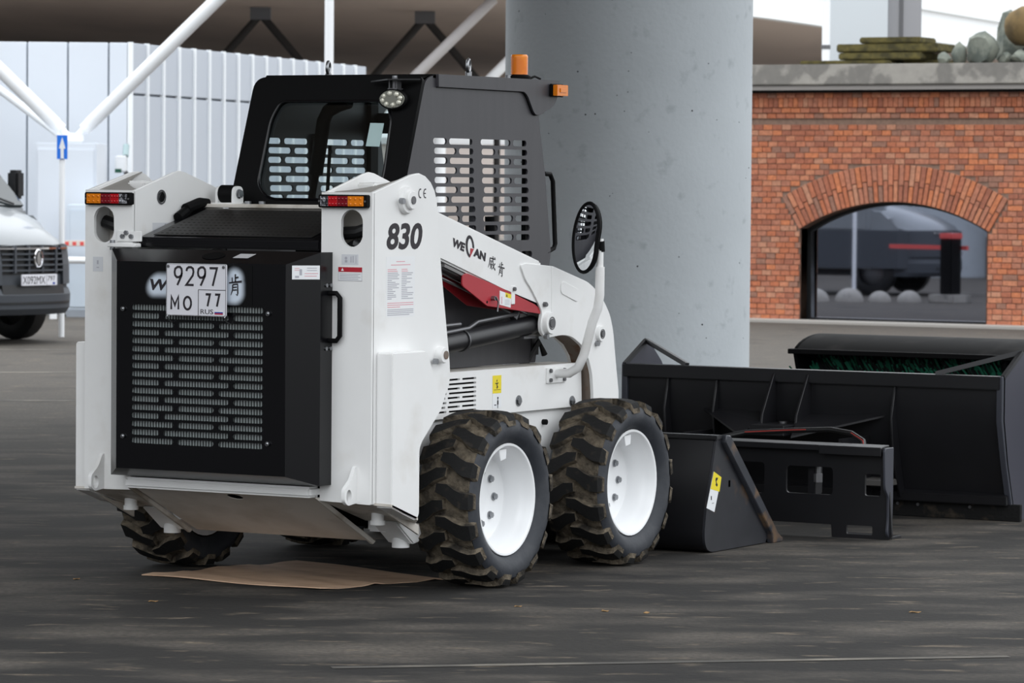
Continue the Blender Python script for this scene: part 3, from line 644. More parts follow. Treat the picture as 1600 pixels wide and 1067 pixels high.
# ---- uprights
TO = [(-.79,.385),(-.79,1.603),(-.505,1.674),(-.45,1.680),(-.40,1.668),(-.36,1.645),(-.33,1.612),(-.312,1.57),(-.273,1.297),(-.202,.922),(-.196,.857),(-.265,.73),(-.411,.609),(-.431,.58),(-.432,.335),(-.456,.302),(-.505,.301),(-.755,.377)]
TI = [(-.79,.385),(-.79,1.600),(-.51,1.676),(-.47,1.683),(-.43,1.678),(-.193,1.614),(-.15,1.59),(-.15,.45),(-.4,.35)]
for s in (1,-1):
    u = MB().prism(TO,'x',.672,.69).prism(TI,'x',.455,.469)
    rp = plate([(.455,.388),(.69,.382),(.69,1.603),(.455,1.602)], [[(.5965+.0505*math.cos(t), (1.4845 if math.sin(t) >= 0 else 1.4395)+.0505*math.sin(t)) for t in [2*PI*i/28+.01 for i in range(28)]]], .016, (0,-.784,0), X, Z)
    u.mesh(rp)
    up = sx(u, s).build('upright', 'white', LD, bevel=.003, seg=1)
    # cover between the side plates
    cv = MB(); prof = lambda y: 1.6+(y+.79)*.256-.012
    cp = [(.469,-.79),(.672,-.79),(.672,-.43),(.655,-.50),(.62,-.59),(.57,-.66),(.52,-.70),(.469,-.72)]
    cv.add([(x,y,prof(y)) for x,y in cp]+[(x,y,prof(y)-.006) for x,y in cp], [tuple(range(8)), tuple(range(15,7,-1))]+[(i,(i+1)%8,(i+1)%8+8,i+8) for i in range(8)])
    sx(cv, s).build('top_cover', PM('upright_cover_shaded',(150,147,142),.6) if s>0 else bpy.data.materials['upright_cover_shaded'], up, smooth=0)  # white cover, shade from the deck above put into its grey
    # inside of the tail slot
    sx(MB().tube([(.50,-.72,1.44),(.56,-.70,1.445),(.66,-.71,1.475)],.026,10).tube([(.52,-.70,1.38),(.57,-.73,1.40),(.65,-.7,1.36)],.022,10), s).build('hose', 'hose', up)
    sx(MB().box(.47,.67,-.66,-.64,1.0,1.6), s).build('inner_web', 'wdirt', up, smooth=0)
    # tail block stepped out to the side
    tb = MB().prism(rnd([(-.762,.372),(-.762,.979),(-.50,.979),(-.40,.79),(-.392,.735),(-.535,.619),(-.553,.59),(-.553,.33),(-.577,.308)],[.0,.012,.02,.03,.03,.02,.03,.02,.02]),'x',.69,.765)
    sx(tb, s).build('tail_block', 'white', up, bevel=.008)
    # bottom closing plates, drain stubs, gusset
    bt = MB(); q = [(.455,-.785,.386),(.765,-.765,.376),(.765,-.565,.31),(.69,-.46,.285),(.455,-.46,.285)]
    bt.add(q+[(x,y,z+.01) for x,y,z in q],[tuple(range(5)),tuple(range(9,4,-1))]+[(i,(i+1)%5,(i+1)%5+5,i+5) for i in range(5)])
    sx(bt, s).build('bottom_plate', 'wdirt', up, smooth=0)
    sx(MB().prism([(-.70,.355),(-.45,.28),(-.45,.24),(-.66,.33)],'x',.69,.70), s).build('gusset', 'wdirt', up, smooth=0)
    sx(MB().cyl((.60,-.60,.34),(.60,-.60,.285),.026,14).cyl((.60,-.60,.303),(.60,-.60,.286),.031,14), s).build('drain_stub', 'white', up)
    sx(MB().cyl((.56,-.36,.26),(.56,-.36,.175),.036,16), s).build('drain_stub', 'white', up)
    sx(MB().prism([(-.50,.29),(-.30,.31),(-.28,.2),(-.36,.19)],'x',.50,.62), s).build('bracket', 'white', up, bevel=.006)
    # tow eye
    te = plate(rnd([(-.89,.40),(-.865,.380),(-.79,.388),(-.79,.53),(-.81,.53),(-.84,.48),(-.888,.445)],.012), [oval(-.857,.417,.019,.026)], .016, (.612 if s > 0 else .59,0,0), Y, Z)
    sx(MB().mesh(te), s).build('tow_eye', 'white', up, smooth=30)
    # pivot bosses
    sx(MB().lathe([(0,.036),(.016,.036),(.034,.036),(.037,.032),(.037,0),(0,0)],(.69,-.553,1.573),'x',24), s).build('pivot_boss', 'white', up)
    sx(MB().lathe([(0,.02),(.05,.02),(.055,.012),(.055,0)],(.69,-.56,1.573),'x',24), s).build('pivot_collar', 'white', up)
    sx(MB().lathe([(0,.04),(.016,.04),(.016,.035)],(.69,-.553,1.573),'x',16), s).build('pin', 'dsteel', up)
    sx(MB().cyl((.70,-.61,1.570),(.72,-.61,1.570),.012,6), s).build('bolt', 'steel', up)
    sx(MB().lathe([(0,.03),(.03,.03),(.034,.024),(.034,0)],(.69,-.29,.952),'x',20), s).build('cylinder_boss', 'white', up)
    sx(MB().lathe([(0,.034),(.017,.034),(.017,.029)],(.69,-.285,.952),'x',16), s).build('pin', 'rust', up)
    sx(MB().cyl((.70,-.345,.928),(.718,-.345,.928),.012,6), s).build('bolt', 'steel', up)
    sx(MB().lathe([(.024,-.004),(.03,-.004),(.03,.004),(.02,.004),(.018,-.006)],(.455,-.60,1.575),'x',20), s).build('inner_pin_ring', 'dsteel', up)
    sx(MB().lathe([(0,-.003),(.022,-.003)],(.455,-.60,1.575),'x',16), s).build('pin_hole', 'mblack', up)
    # tail lamp
    lp = sx(MB().prism(rnd([(.452,1.542),(.6795,1.542),(.6795,1.593),(.452,1.593)],.008),'y',-.822,-.79), s).build('tail_lamp', 'mblack', LD, bevel=.003, seg=1)
    for nm, a, b, mt in (('reversing_lens',.466,.503,'clear'),('brake_lens',.503,.545,'redl'),('tail_lens',.545,.594,'dredl'),('turn_lens',.594,.664,'amber')):
        g = MB().box(a,b,-.829,-.82,1.548,1.587)
        for i in range(2): 
            for j in range(3): xx = a+(b-a)*(j+.5)/3; g.lathe([(0,-.004),(.005,-.002),(.006,0)],(xx,-.829,1.557+i*.02),'y',8)
        sx(g, s).build(nm, mt, lp, bevel=.001, seg=1)
    for x in (.459,.671): sx(MB().cyl((x,-.826,1.567),(x,-.82,1.567),.004,8), s).build('screw', 'dsteel', lp)
# lettering and decals of the right upright
UR = [o for o in LD.children if o.name.startswith('upright')][0]
link('lettering', text('830', .262, .105, (.6902,-.70,1.378), Y, Z, .001, .22, .03), 'ink', UR, 0)
for yc, mid in ((-.442,0),(-.404,1)):
    a = [PI*.38+PI*1.24*i/14 for i in range(15)]
    m = MB()
    ro, ri = .0195, .0145
    vs = [(.6902+.0008, yc+ro*.8*math.cos(t), 1.60+ro*math.sin(t)) for t in a]+[(.6902+.0008, yc+ri*.72*math.cos(t), 1.60+ri*math.sin(t)) for t in a]
    m.add(vs, [(i,i+1,16+i,15+i) for i in range(14)])
    if mid: m.add([(.691,yc-.011,1.598),(.691,yc+.003,1.598),(.691,yc+.003,1.602),(.691,yc-.011,1.602)],[(0,1,2,3)])
    m.build('lettering', 'ink', UR, smooth=0)
dc = MB().box(.69,.6906,-.695,-.48,1.112,1.351).build('instruction_decal', PM('decal_offwhite',(228,229,230),.42), UR, smooth=0)
random.seed(5)
m1, m2 = MB(), MB()
def tl(m, y0, y1, z): m.box(.6906,.691,y0,y1,z-.0016,z+.0016)
tl(m2,-.62,-.555,1.331); tl(m2,-.66,-.515,1.318)
for c in (0,1):
    for i in range(17):
        z = 1.30-i*.0072; y0 = -.685+c*.105; tl(m1 if i > 1 else m2, y0, y0+random.uniform(.03,.09), z)
for i in range(3): tl(m2,-.685,-.49-(.1 if i == 2 else 0),1.168-i*.008)
for i in range(4): tl(m1,-.685,-.49-(.03 if i == 3 else 0),1.142-i*.007)
m1.build('printed_line', 'gink', UR, smooth=0)['kind'] = 'stuff'; m2.build('printed_line', 'pink', UR, smooth=0)['kind'] = 'stuff'
d = MB().box(.536,.646,-.801,-.80,1.257,1.31).build('warning_decal', 'paper', UR, smooth=0)
MB().box(.536,.646,-.802,-.801,1.291,1.31).build('red_band', 'dred', UR, smooth=0)
MB().prism([(.549,1.295),(.562,1.295),(.5555,1.307)],'y',-.8028,-.802).build('warning_triangle', 'paper', UR, smooth=0)
m = MB()
for i in range(4): m.box(.542,.638-.01*(i%2),-.8016,-.801,1.283-i*.0065-.0012,1.283-i*.0065+.0012)
m.box(.536,.646,-.8016,-.801,1.2565,1.258).box(.536,.5372,-.8016,-.801,1.257,1.31).box(.6448,.646,-.8016,-.801,1.257,1.31)
m.build('printed_line', 'gink', UR, smooth=0)['kind'] = 'stuff'
m = MB().box(.55,.628,-.8008,-.80,1.319,1.36)
m.build('pictogram_decal', PM('decal_pale',(204,206,210),.5), UR, smooth=0)
MB().cyl((.571,-.8015,1.345),(.571,-.8008,1.345),.006,10).box(.566,.577,-.8015,-.8008,1.328,1.338).box(.592,.596,-.8015,-.8008,1.328,1.352).box(.602,.606,-.8015,-.8008,1.328,1.354).box(.616,.618,-.8015,-.8008,1.324,1.356).build('pictogram', 'gink', UR, smooth=0)
UL = [o for o in LD.children if o.name.startswith('upright')][1]
d = MB().box(-.65,-.60,-.801,-.80,1.27,1.33).build('pictogram_decal', bpy.data.materials['decal_pale'], UL, smooth=0)
MB().box(-.63,-.622,-.8018,-.801,1.3,1.316).box(-.632,-.62,-.8018,-.801,1.285,1.289).build('pictogram', 'gink', UL, smooth=0)
MB().box(-.4545,-.454,-.66,-.52,1.40,1.47).build('pictogram_decal', bpy.data.materials['decal_pale'], UL, smooth=0)
MB().box(-.4540,-.4535,-.60,-.565,1.43,1.445).box(-.4540,-.4535,-.575,-.568,1.455,1.466).build('pictogram', 'gink', UL, smooth=0)
# ---- rear door
DX = .012
dr = MB()
OU = [(-.495,.453),(.508,.453),(.508,1.367),(-.495,1.367)]; IN = [(-.392,.492),(.415,.492),(.415,1.32),(-.392,1.32)]
yo, yi, yb = -.885, -.99, -.80
vs = [(x,yb,z) for x,z in OU]+[(x,yo,z) for x,z in OU]+[(x,yi,z) for x,z in IN]+[(x,yi+.006,z) for x,z in [(-.385,.50),(.408,.50),(.408,1.313),(-.385,1.313)]]
fs = []
for r in range(3): fs += [(4*r+i,4*r+(i+1)%4,4*r+4+(i+1)%4,4*r+4+i) for i in range(4)]
door = dr.add(vs, fs).build('rear_door', 'black', LD, smooth=0)
sl = []
W0, W1 = -.32, .314
def wx(f): return W0+(W1-W0)*f
for i in range(17):
    z = 1.138-i*.0332
    if i%2 == 0: seg = ((0,.327),(.355,.63),(.66,1))
    else: seg = ((0,.218),(.247,.742),(.77,1))
    sl += [slot(wx(a),wx(b),z-.0115,z+.0115,4) for a,b in seg]
link('grille', plate([(-.392,.492),(.415,.492),(.415,1.32),(-.392,1.32)], sl, .004, (0,-.988,0), X, Z), 'black', door, 0)
fm = MB()
for i in range(50): x = -.335+i*.0134; fm.box(x,x+.0065,-.982,-.955,.58,1.16)
fm.build('radiator_fin', 'fin', door, smooth=0)['kind'] = 'stuff'
MB().box(-.36,.37,-.95,-.94,.55,1.2).build('radiator_core', 'mblack', door, smooth=0)
for x, z in ((-.357,1.13),(.338,1.127),(-.355,.621),(.338,.618)): MB().cyl((x,-.995,z),(x,-1.002,z),.009,8).lathe([(0,-.004),(.007,-.002),(.009,0)],(x,-1.0,z),'y',10).build('screw', 'steel', door)
MB().tube([(.505,-.82,1.207),(.54,-.82,1.207),(.556,-.82,1.19),(.556,-.82,1.04),(.54,-.82,1.021),(.505,-.82,1.021)],.010,10).build('door_handle', 'mblack', door)
for z in (1.25,1.235,.995,.98): pass
for (y,z) in ((-.845,1.238),(-.815,1.238),(-.845,.99),(-.815,.99)): MB().cyl((.505,y,z),(.513,y,z),.008,8).build('screw', 'steel', door)
# chamfer decal on the right of the door
cn = V(yi-yo, -(.415-.508),0); ex = V(.508-.415, yo-yi, 0).normalized(); nn = ex.cross(V(0,0,1))
o0 = V(.415,yi,0)+ex*.024+nn*.0015
dd = MB(); a, b = 0, .112
dd.add([o0+ex*a+V(0,0,1.262), o0+ex*b+V(0,0,1.262), o0+ex*b+V(0,0,1.316), o0+ex*a+V(0,0,1.316)],[(0,1,2,3)]); dec = dd.build('chamfer_decal', 'paper', door, smooth=0)
m, m2 = MB(), MB()
o1 = o0+nn*.0008
def seg2(m, a, b, z, t=.0012): m.add([o1+ex*a+V(0,0,z-t), o1+ex*b+V(0,0,z-t), o1+ex*b+V(0,0,z+t), o1+ex*a+V(0,0,z+t)],[(0,1,2,3)])
seg2(m2,.01,.03,1.305);seg2(m2,.01,.03,1.298);seg2(m,.06,.1,1.306);seg2(m,.06,.1,1.297);seg2(m2,.05,.105,1.285);seg2(m2,.05,.1,1.275);seg2(m,.03,.04,1.29,.012);seg2(m,.012,.028,1.272,.004)
m.build('printed_line', 'gink', door, smooth=0)['kind'] = 'stuff'; m2.build('printed_line', 'pink', door, smooth=0)['kind'] = 'stuff'
# recess and pale patch on the upper chamfer
ez = V(0, yo-yi, 1.367-1.32).normalized(); nc = V(1,0,0).cross(ez)
oc = V(0,yi,1.32)+nc*.001
def ch(pts, name, mt):
    m = MB(); m.add([oc+V(1,0,0)*x+ez*t+nc*.001 for x,t in pts],[tuple(range(len(pts)))]); return m.build(name, mt, door, smooth=0)
ch(oval(.036,.062,.052,.032,20), 'latch_recess', 'mblack'); ch([(.135,.045),(.21,.045),(.225,.085),(.15,.085)], 'pale_label', PM('label_grey',(176,176,178),.6))
# airbrushed halo with the maker's lettering
gm = bpy.data.meshes.new('halo'); nx, nz = 120, 36; x0, x1, z0, z1 = -.30,.26,1.155,1.312
vs = [(x0+(x1-x0)*i/nx, -.9932, z0+(z1-z0)*j/nz) for j in range(nz+1) for i in range(nx+1)]
gm.from_pydata(vs, [], [(j*(nx+1)+i, j*(nx+1)+i+1, (j+1)*(nx+1)+i+1, (j+1)*(nx+1)+i) for j in range(nz) for i in range(nx)])
at = gm.color_attributes.new('print', 'FLOAT_COLOR', 'POINT')
def sdb(x, z, cx, cz, hx, hz, r):
    qx, qz = abs(x-cx)-hx+r, abs(z-cz)-hz+r; return math.hypot(max(qx,0),max(qz,0))+min(max(qx,qz),0)-r
dk_, lt_ = rgb((9,9,11)), rgb((204,214,226))
for i, v in enumerate(vs):
    xs_ = v[0]-(v[2]-1.23)*.25
    dmin = min(sdb(xs_,v[2],-.09,1.228,.135,.030,.03), sdb(v[0],v[2],.176,1.258,.026,.026,.026), sdb(v[0],v[2],.15,1.22,.055,.045,.03))
    t = max(0,min(1,(.028-dmin)/.032)); t = t*t*(3-2*t)
    at.data[i].color = tuple(dk_[c]*(1-t)+lt_[c]*t for c in range(3))+(1,)
ho = link('lettering_halo', gm, 'vc', door, 0)
link('lettering', text('WECAN', .30, .045, (-.24,-.994,1.207), X, Z, .001, .3, .03), 'ink', door, 0)
strokes([[(x,y,h*1.7) for x,y,h in p] for p in WEI], (.06,-.994,1.20), X, Z, .075, .085).build('lettering', 'ink', door, smooth=0)
strokes([[(x,y,h*1.7) for x,y,h in p] for p in KEN], (.15,-.994,1.195), X, Z, .062, .083).build('lettering', 'ink', door, smooth=0)
# licence plate
LP = MB().prism(rnd([(-.132,1.110),(.156,1.110),(.156,1.316),(-.132,1.316)],.008),'y',-1.02,-1.014).build('licence_plate', 'plate', LD, bevel=.001, seg=1)
px, pz, pw, ph = -.132, 1.110, .288, .206
def pt(s, fx0, fx1, fy0, fy1, off=.0): link('lettering', text(s, (fx1-fx0)*pw, (fy1-fy0)*ph, (px+fx0*pw,-1.0203,pz+ph*(1-fy1)), X, Z, .0008, 0, off), 'ink', LP, 0)
SF = {'9':[[(.98,.72),(.93,.9),(.72,1),(.4,1),(.1,.9),(.02,.72),(.08,.55),(.3,.44),(.62,.44),(.9,.55),(.98,.72),(.92,.52),(.38,0)]],'2':[[(.05,.78),(.12,.92),(.35,1),(.65,1),(.9,.92),(.97,.75),(.88,.55),(.03,.03),(1,.03)]],'7':[[(0,.97),(.97,.97),(.42,0)]],'M':[[(.04,0),(.04,1),(.5,.32),(.96,1),(.96,0)]],'O':[[(.5+.47*math.cos(t),.5+.48*math.sin(t)) for t in [2*PI*i/20 for i in range(21)]]]}
def glyph(c, xa, xb, za, zb, hw=.0052, mt='ink', par=None, y=-1.0203):
    m = MB(); W_, H_ = xb-xa-2*hw, zb-za-2*hw
    for k_, pl in enumerate(SF[c]):
        P_ = [V(xa+hw+p[0]*W_, y-.0004-.0001*k_, za+hw+p[1]*H_) for p in pl]; L_, R_ = [], []
        for i, p in enumerate(P_):
            d0 = (p-P_[i-1]).normalized() if i else (P_[1]-p).normalized(); d1 = (P_[i+1]-p).normalized() if i < len(P_)-1 else d0
            t_ = d0+d1; t_ = t_.normalized() if t_.length > .2 else d0; n_ = V(-t_.z,0,t_.x); f_ = 1/max(.45,abs(n_.dot(V(-d0.z,0,d0.x))))
            L_.append(p+n_*hw*f_); R_.append(p-n_*hw*f_)
        k2 = len(P_); m.add(L_+R_, [(i,i+1,k2+i+1,k2+i) for i in range(k2-1)])
    m.build('lettering', mt, par or LP, smooth=0)
def row(s_, fa, fb, ga, gb, gap=.035, hw=.0046):
    n_ = len(s_); w_ = (fb-fa-gap*(n_-1))/n_
    for i, c in enumerate(s_): x_ = fa+i*(w_+gap); glyph(c, px+x_*pw, px+(x_+w_)*pw, pz+ph*(1-gb), pz+ph*(1-ga), hw)
row('9297',.125,.865,.045,.44); row('MO',.07,.44,.61,.905,.05); row('77',.645,.905,.55,.83,.05); pt('RUS',.578,.785,.865,.955)
def bar(fa, fb, ga, gb, mt, nm): MB().box(px+fa*pw,px+fb*pw,-1.0209,-1.0203,pz+ph*(1-gb),pz+ph*(1-ga)).build(nm, mt, LP, smooth=0)
bar(.54,.99,.488,.5,'ink','border_line'); bar(.536,.545,.495,.985,'ink','border_line'); bar(.01,.99,.008,.014,'ink','border_line'); bar(.01,.99,.986,.992,'ink','border_line'); bar(.008,.013,.01,.99,'ink','border_line'); bar(.987,.992,.01,.99,'ink','border_line')
bar(.81,.945,.885,.91,'paper','flag'); bar(.81,.945,.91,.935,'blue','flag'); bar(.81,.945,.935,.96,'dred','flag')
for x in (px+.011, px+pw-.013): MB().cyl((x,-1.024,pz+ph-.012),(x,-1.02,pz+ph-.012),.006,10).build('screw', 'dsteel', LP)
for x in (px+.008, px+pw-.006): MB().tube([(x,-1.015,pz+.01),(x,-1.024,pz-.004),(x+.002,-1.012,pz-.02),(x+.006,-.995,pz-.028)],.003,6).build('wire_tie', 'steel', LP)
MB().box(px+.02,px+pw-.02,-1.014,-.99,pz+.03,pz+.05).build('plate_bracket', 'mblack', LP, smooth=0)
# lower beam and belly plate
MB().box(-.44,.455,-.87,-.79,.402,.446).build('rear_beam', 'white', LD, bevel=.01)
sk = plate([(-.43,0),(.445,0),(.445,.50),(-.43,.50)], [oval(.03,.06,.036,.030)], .004, (0,-.82,.405), X, (0,.905,-.42))
link('belly_plate', sk, PM('belly_grey',(224,218,210),.55, c2=(196,188,176), mix=(.45,.7), ms=4), LD, 0)
link('hole_shade', plate(rect(-.12,.16,.0,.13), [], .004, (0,-.82+.42*.012,.405+.905*.012), X, (0,.905,-.42)), 'mblack', LD, 0)  # black sheet standing in for the shade inside the drain hole
for s in (1,-1): MB().prism([(-.83,.40),(-.79,.40),(-.38,.195),(-.40,.185)],'x',s*.448-.006,s*.448+.006).build('weld_edge', 'wdirt', LD, smooth=0)
# door hinge on the left
hg = MB().box(-.527,-.405,-.808,-.80,1.395,1.437).build('door_hinge', 'white', LD, bevel=.002, seg=1)
MB().prism([(-.525,-.80),(-.41,-.80),(-.41,-.84),(-.50,-.86),(-.545,-.85),(-.545,-.82)],'z',1.372,1.388).build('hinge_leaf', 'white', hg, bevel=.003, seg=1)
for x, z in ((-.495,1.415),(-.477,1.430),(-.452,1.415)): MB().cyl((x,-.818,z),(x,-.808,z),.010,6).build('bolt', 'steel', hg)
MB().cyl((-.528,-.835,1.36),(-.528,-.835,1.40),.011,12).build('hinge_pin', 'steel', hg)
# ---- engine hood
hd = MB()
prf = [(-.785,1.372),(-.785,1.412),(-.352,1.53),(-.33,1.53),(-.33,1.372)]
hood = hd.prism(prf,'x',-.437,.437).build('engine_hood', 'black', LD, bevel=.006)
hy = V(0,.433,.118).normalized(); hn = V(1,0,0).cross(hy)
hs_ = []
for j in range(9):
    for i in range(30):
        x = -.36+i*.0245+(j%2)*.012; t = .05+j*.04; hs_.append(rect(x,x+.014,t,t+.006))
link('hood_screen', plate([(-.38,.03),(.38,.03),(.38,.41),(-.38,.41)], hs_, .003, V(0,-.785,1.412)+hn*.002, X, hy), PM('hood_screen_black',(26,25,24),.5), hood, 0)
MB().tube([(-.43,-.515,1.49),(-.43,-.46,1.515),(-.43,-.43,1.533)],.022,10).tube([(-.43,-.46,1.525),(-.43,-.36,1.55),(-.42,-.31,1.555)],[.024,.024,.014],10).build('hood_latch', 'mblack', LD)
MB().box(-.46,.46,-.34,-.20,1.532,1.548).build('cab_sill', 'wdirt', LD, bevel=.003, seg=1)
for s, xc in ((1,.24),(-1,-.352)):
    b = MB()
    for x in (xc-.048, xc+.033): b.prism(rnd([(-.29,1.545),(-.22,1.545),(-.22,1.622),(-.29,1.622)],[0,0,.033,.033],6),'x',x,x+.012)
    b.box(xc-.06,xc+.06,-.31,-.2,1.545,1.553)
    bk = b.build('cab_mount', 'white', LD, smooth=30)
    MB().cyl((xc-.036,-.255,1.59),(xc+.033,-.255,1.59),.037,20).build('rubber_mount', 'mblack', bk); MB().cyl((xc+.045,-.255,1.59),(xc+.06,-.255,1.59),.017,6).cyl((xc+.045,-.255,1.59),(xc+.05,-.255,1.59),.02,14).build('bolt', 'steel', bk)
for x in (-.27,-.20): MB().cyl((x,-.24,1.548),(x,-.24,1.56),.014,10).build('bolt', 'steel', LD)
# ---- cab
CX = .415
slots_ = []
zz = [1.816-.0404*i for i in range(12)]
for i, z in enumerate(zz):
    d = .0035*i
    if i == 11: slots_.append(slot(.85,.945,1.326,1.352,4)); continue
    if i%2 == 0: L_ = ((.108,.218),(.237,.428)); R_ = ((.496,.749),(.769,.886))
    else: L_ = ((.113,.294),(.314,.433)); R_ = ((.501,.616),(.637,.89))
    if i == 5: R_ = ((.527-d,.62),(.65,.909-d))
    if i >= 8: L_ = ((.2,.30),(.32,.434))
    for a, b in L_+R_: slots_.append(slot(a+d*1.0, b+d*1.0, z-.0128, z+.0128, 4))
SO = rnd([(-.19,1.40),(.043+.0,2.066),(.10,2.087),(1.14,2.085),(1.146,2.06),(1.04,1.95),(.992,1.939),(1.053,1.685),(1.111,1.34),(1.03,1.06),(.98,.868),(-.1,.868),(-.19,.9)],[0,.03,.03,0,0,0,0,.02,.02,0,0,0,0])
for s in (1,-1):
    me = plate(SO, slots_, .008, (CX-.008,0,0), Y, Z)
    sd = sx(MB().mesh(me), s).build('cab_side', 'cabside', LD, smooth=0)
    tr = rnd([(.126,2.092),(.128,2.04),(.843,2.038),(.872,2.02),(.925,1.952),(.945,1.940),(.975,1.942),(1.09,1.976),(1.121,2.0),(1.146,2.06),(1.148,2.094)],[0,0,.02,.02,.02,.01,.01,.03,.03,0,0])
    sx(MB().prism(tr,'x',CX,CX+(.014 if s > 0 else .003)), s).build('roof_side_trim', 'cabside', LD, smooth=0)
    tb_ = [(-.0,tr[-1][1])]
    sx(MB().tube([(CX+.003,y,z) for y,z in tr[1:-3]],.0035,6), s).build('trim_edge', 'mblack', sd)
    sx(MB().box(.385,CX-.008,.90,.96,.9,2.05), s).build('front_post', 'mblack', LD, smooth=0)
    sx(MB().prism([(-.095,1.6),(.035,1.98),(.09,1.98),(-.04,1.6)],'x',.36,CX-.008), s).build('rear_post', 'mblack', LD, smooth=0)
    sx(MB().box(.385,CX-.009,.455,.475,1.35,1.85), s).build('middle_post', 'cabside', LD, smooth=0)
    sx(MB().tube([(.405,1.06,1.687),(.405,1.115,1.685),(.405,1.14,1.655),(.405,1.165,1.38),(.405,1.155,1.362),(.405,1.085,1.342)],.0105,10), s).build('grab_handle', 'mblack', LD)
    le = MB().tube([(0,.026*math.cos(t),.034+.026*math.sin(t)) for t in [2*PI*i/20 for i in range(20)]],.0075,8,closed=True).cyl((0,0,-.012),(0,0,.01),.014,10)
    le.tf(Matrix.Translation((s*.38,.45 if s > 0 else .54,2.103))@Matrix.Rotation(.35,4,'Z')).build('lifting_eye', 'steel', LD)
    ml = sx(MB().box(CX+.014,CX+.03,1.055,1.165,2.022,2.078), s).build('marker_lamp', 'mblack', LD, bevel=.004)
    sx(MB().box(CX+.03,CX+.052,1.062,1.16,2.026,2.074).box(CX+.052,CX+.056,1.085,1.14,2.04,2.06), s).build('amber_lens', 'amber', ml, bevel=.005)
MB().box(-CX,CX,.10,1.14,2.072,2.092).build('cab_roof', 'mblack', LD, bevel=.004)
MB().box(-.40,.40,.96,1.0,1.86,1.95).build('front_header', 'cabside', LD, smooth=0)
MB().box(-.40,.40,.05,1.0,2.03,2.06).build('headliner', 'mblack', LD, smooth=0)
ry = V(0,.351,1).normalized(); kz = 1/ry.z
def rz_(z): return (z-1.40)*kz
ro = V(0,-.097-.351*.267,1.40)
RO_ = rnd([(-CX,-.02),(CX,-.02),(CX,rz_(2.075)),(-CX,rz_(2.075))],[0,0,.03,.06],6)
WH = rnd([(-.225,rz_(1.562)),(.30,rz_(1.562)),(.318,rz_(1.66)),(.30,rz_(1.90)),(.26,rz_(1.972)),(-.26,rz_(1.972)),(-.295,rz_(1.90)),(-.295,rz_(1.62))],[.05,.04,.05,.03,.03,.03,.06,.08],6)
rf_ = link('cab_rear_frame', plate(RO_, [WH], .022, ro, X, ry), 'mblack', LD, 0)
rn = V(1,0,0).cross(ry)
rw_ = link('rear_window', plate([(p[0]*1.03,p[1]) for p in WH], [], .005, ro+rn*.004, X, ry), 'glass', LD, 0)
gm_ = MB().tube([ro+V(1,0,0)*p[0]+ry*p[1]+rn*.022 for p in WH],.006,6,closed=True).build('window_seal', 'black', rf_)
link('window_sticker', plate([(.195,rz_(1.788)),(.262,rz_(1.786)),(.262,rz_(1.883)),(.195,rz_(1.884))], [], .001, ro+rn*.01, X, ry), 'sticker', rw_, 0)
rt = MB(); rt.add([(-.36,.04,2.07),(.40,.04,2.07),(.40,.11,2.09),(-.36,.11,2.09)],[(0,1,2,3)]).build('roof_rear_edge', 'mblack', LD, smooth=0)
# lap bar and seat inside
MB().tube([(-.12,.3,1.985),(-.175,.3,1.97),(-.225,.3,1.945),(-.247,.3,1.905),(-.286,.3,1.675)],.030,12).build('lap_bar_grip', 'mblack', LD)
MB().tube([(-.286,.3,1.68),(-.309,.3,1.56),(-.33,.3,1.3)],.016,10).tube([(-.24,.34,1.8),(-.27,.34,1.3)],.008,8).build('lap_bar', 'mblack', LD)
st = MB().box(-.24,.24,.08,.5,1.15,1.27).box(-.23,.23,.02,.12,1.25,1.52).build('seat', 'seatm', LD, bevel=.04)
for x in (.3,-.3): MB().tube([(x,.80,1.1),(x,.78,1.42)],.012,8).cyl((x,.78,1.40),(x,.775,1.5),.022,12).build('control_lever', 'mblack', LD)
MB().box(-.39,.39,-.1,1.0,.87,.9).build('cab_floor', 'mblack', LD, smooth=0)
# work lamp
wl = MB().lathe([(0,.04),(.03,.04),(.06,.02),(.066,-.012),(.06,-.02),(0,-.02)],(0,0,0),'y',28)
for v in wl.v: v.z *= .66
wl.tf(Matrix.Translation((.312,-.035,1.985))@Matrix.Rotation(.1,4,'Z')); wlo = wl.build('work_lamp', 'mblack', LD)
rfm = MB().lathe([(0,-.021),(.056,-.021),(.058,-.0195)],(0,0,0),'y',28)
for v in rfm.v: v.z *= .64
rfm.tf(Matrix.Translation((.312,-.035,1.985))@Matrix.Rotation(.1,4,'Z')).build('reflector', PM('lamp_reflector',(150,150,140),.25,metal=.7), wlo)
for i in range(8):
    t = 2*PI*i/8+.2; MB().lathe([(0,-.03),(.008,-.028),(.0115,-.02)],(.312+.042*math.cos(t),-.035,1.985+.024*math.sin(t)),'y',12).build('led_lens', PM('led_glass',(216,214,200),.12,metal=.3) if i == 0 else bpy.data.materials['led_glass'], wlo)
MB().box(.287,.337,-.037,-.033,1.976,1.992).build('lamp_badge', 'mblack', wlo, bevel=.001, seg=1)
MB().box(.29,.334,-.05,-.0,2.025,2.03).cyl((.312,-.03,2.02),(.312,-.03,2.075),.012,10).box(.292,.297,-.045,-.01,2.02,2.062).box(.327,.332,-.045,-.01,2.02,2.062).build('lamp_bracket', 'dsteel', wlo)
sh = MB(); sh.add([(.18,-.005,2.056),(.42,-.005,2.064),(.31,-.085,2.062),(.18,-.005,2.062),(.42,-.005,2.07),(.31,-.085,2.068)],[(0,1,2),(5,4,3),(0,1,4,3),(1,2,5,4),(2,0,3,5)]); sh.build('lamp_shelf', 'black', LD, smooth=0)
MB().cyl((.312,-.03,2.066),(.312,-.03,2.082),.011,6).build('bolt', 'steel', LD)
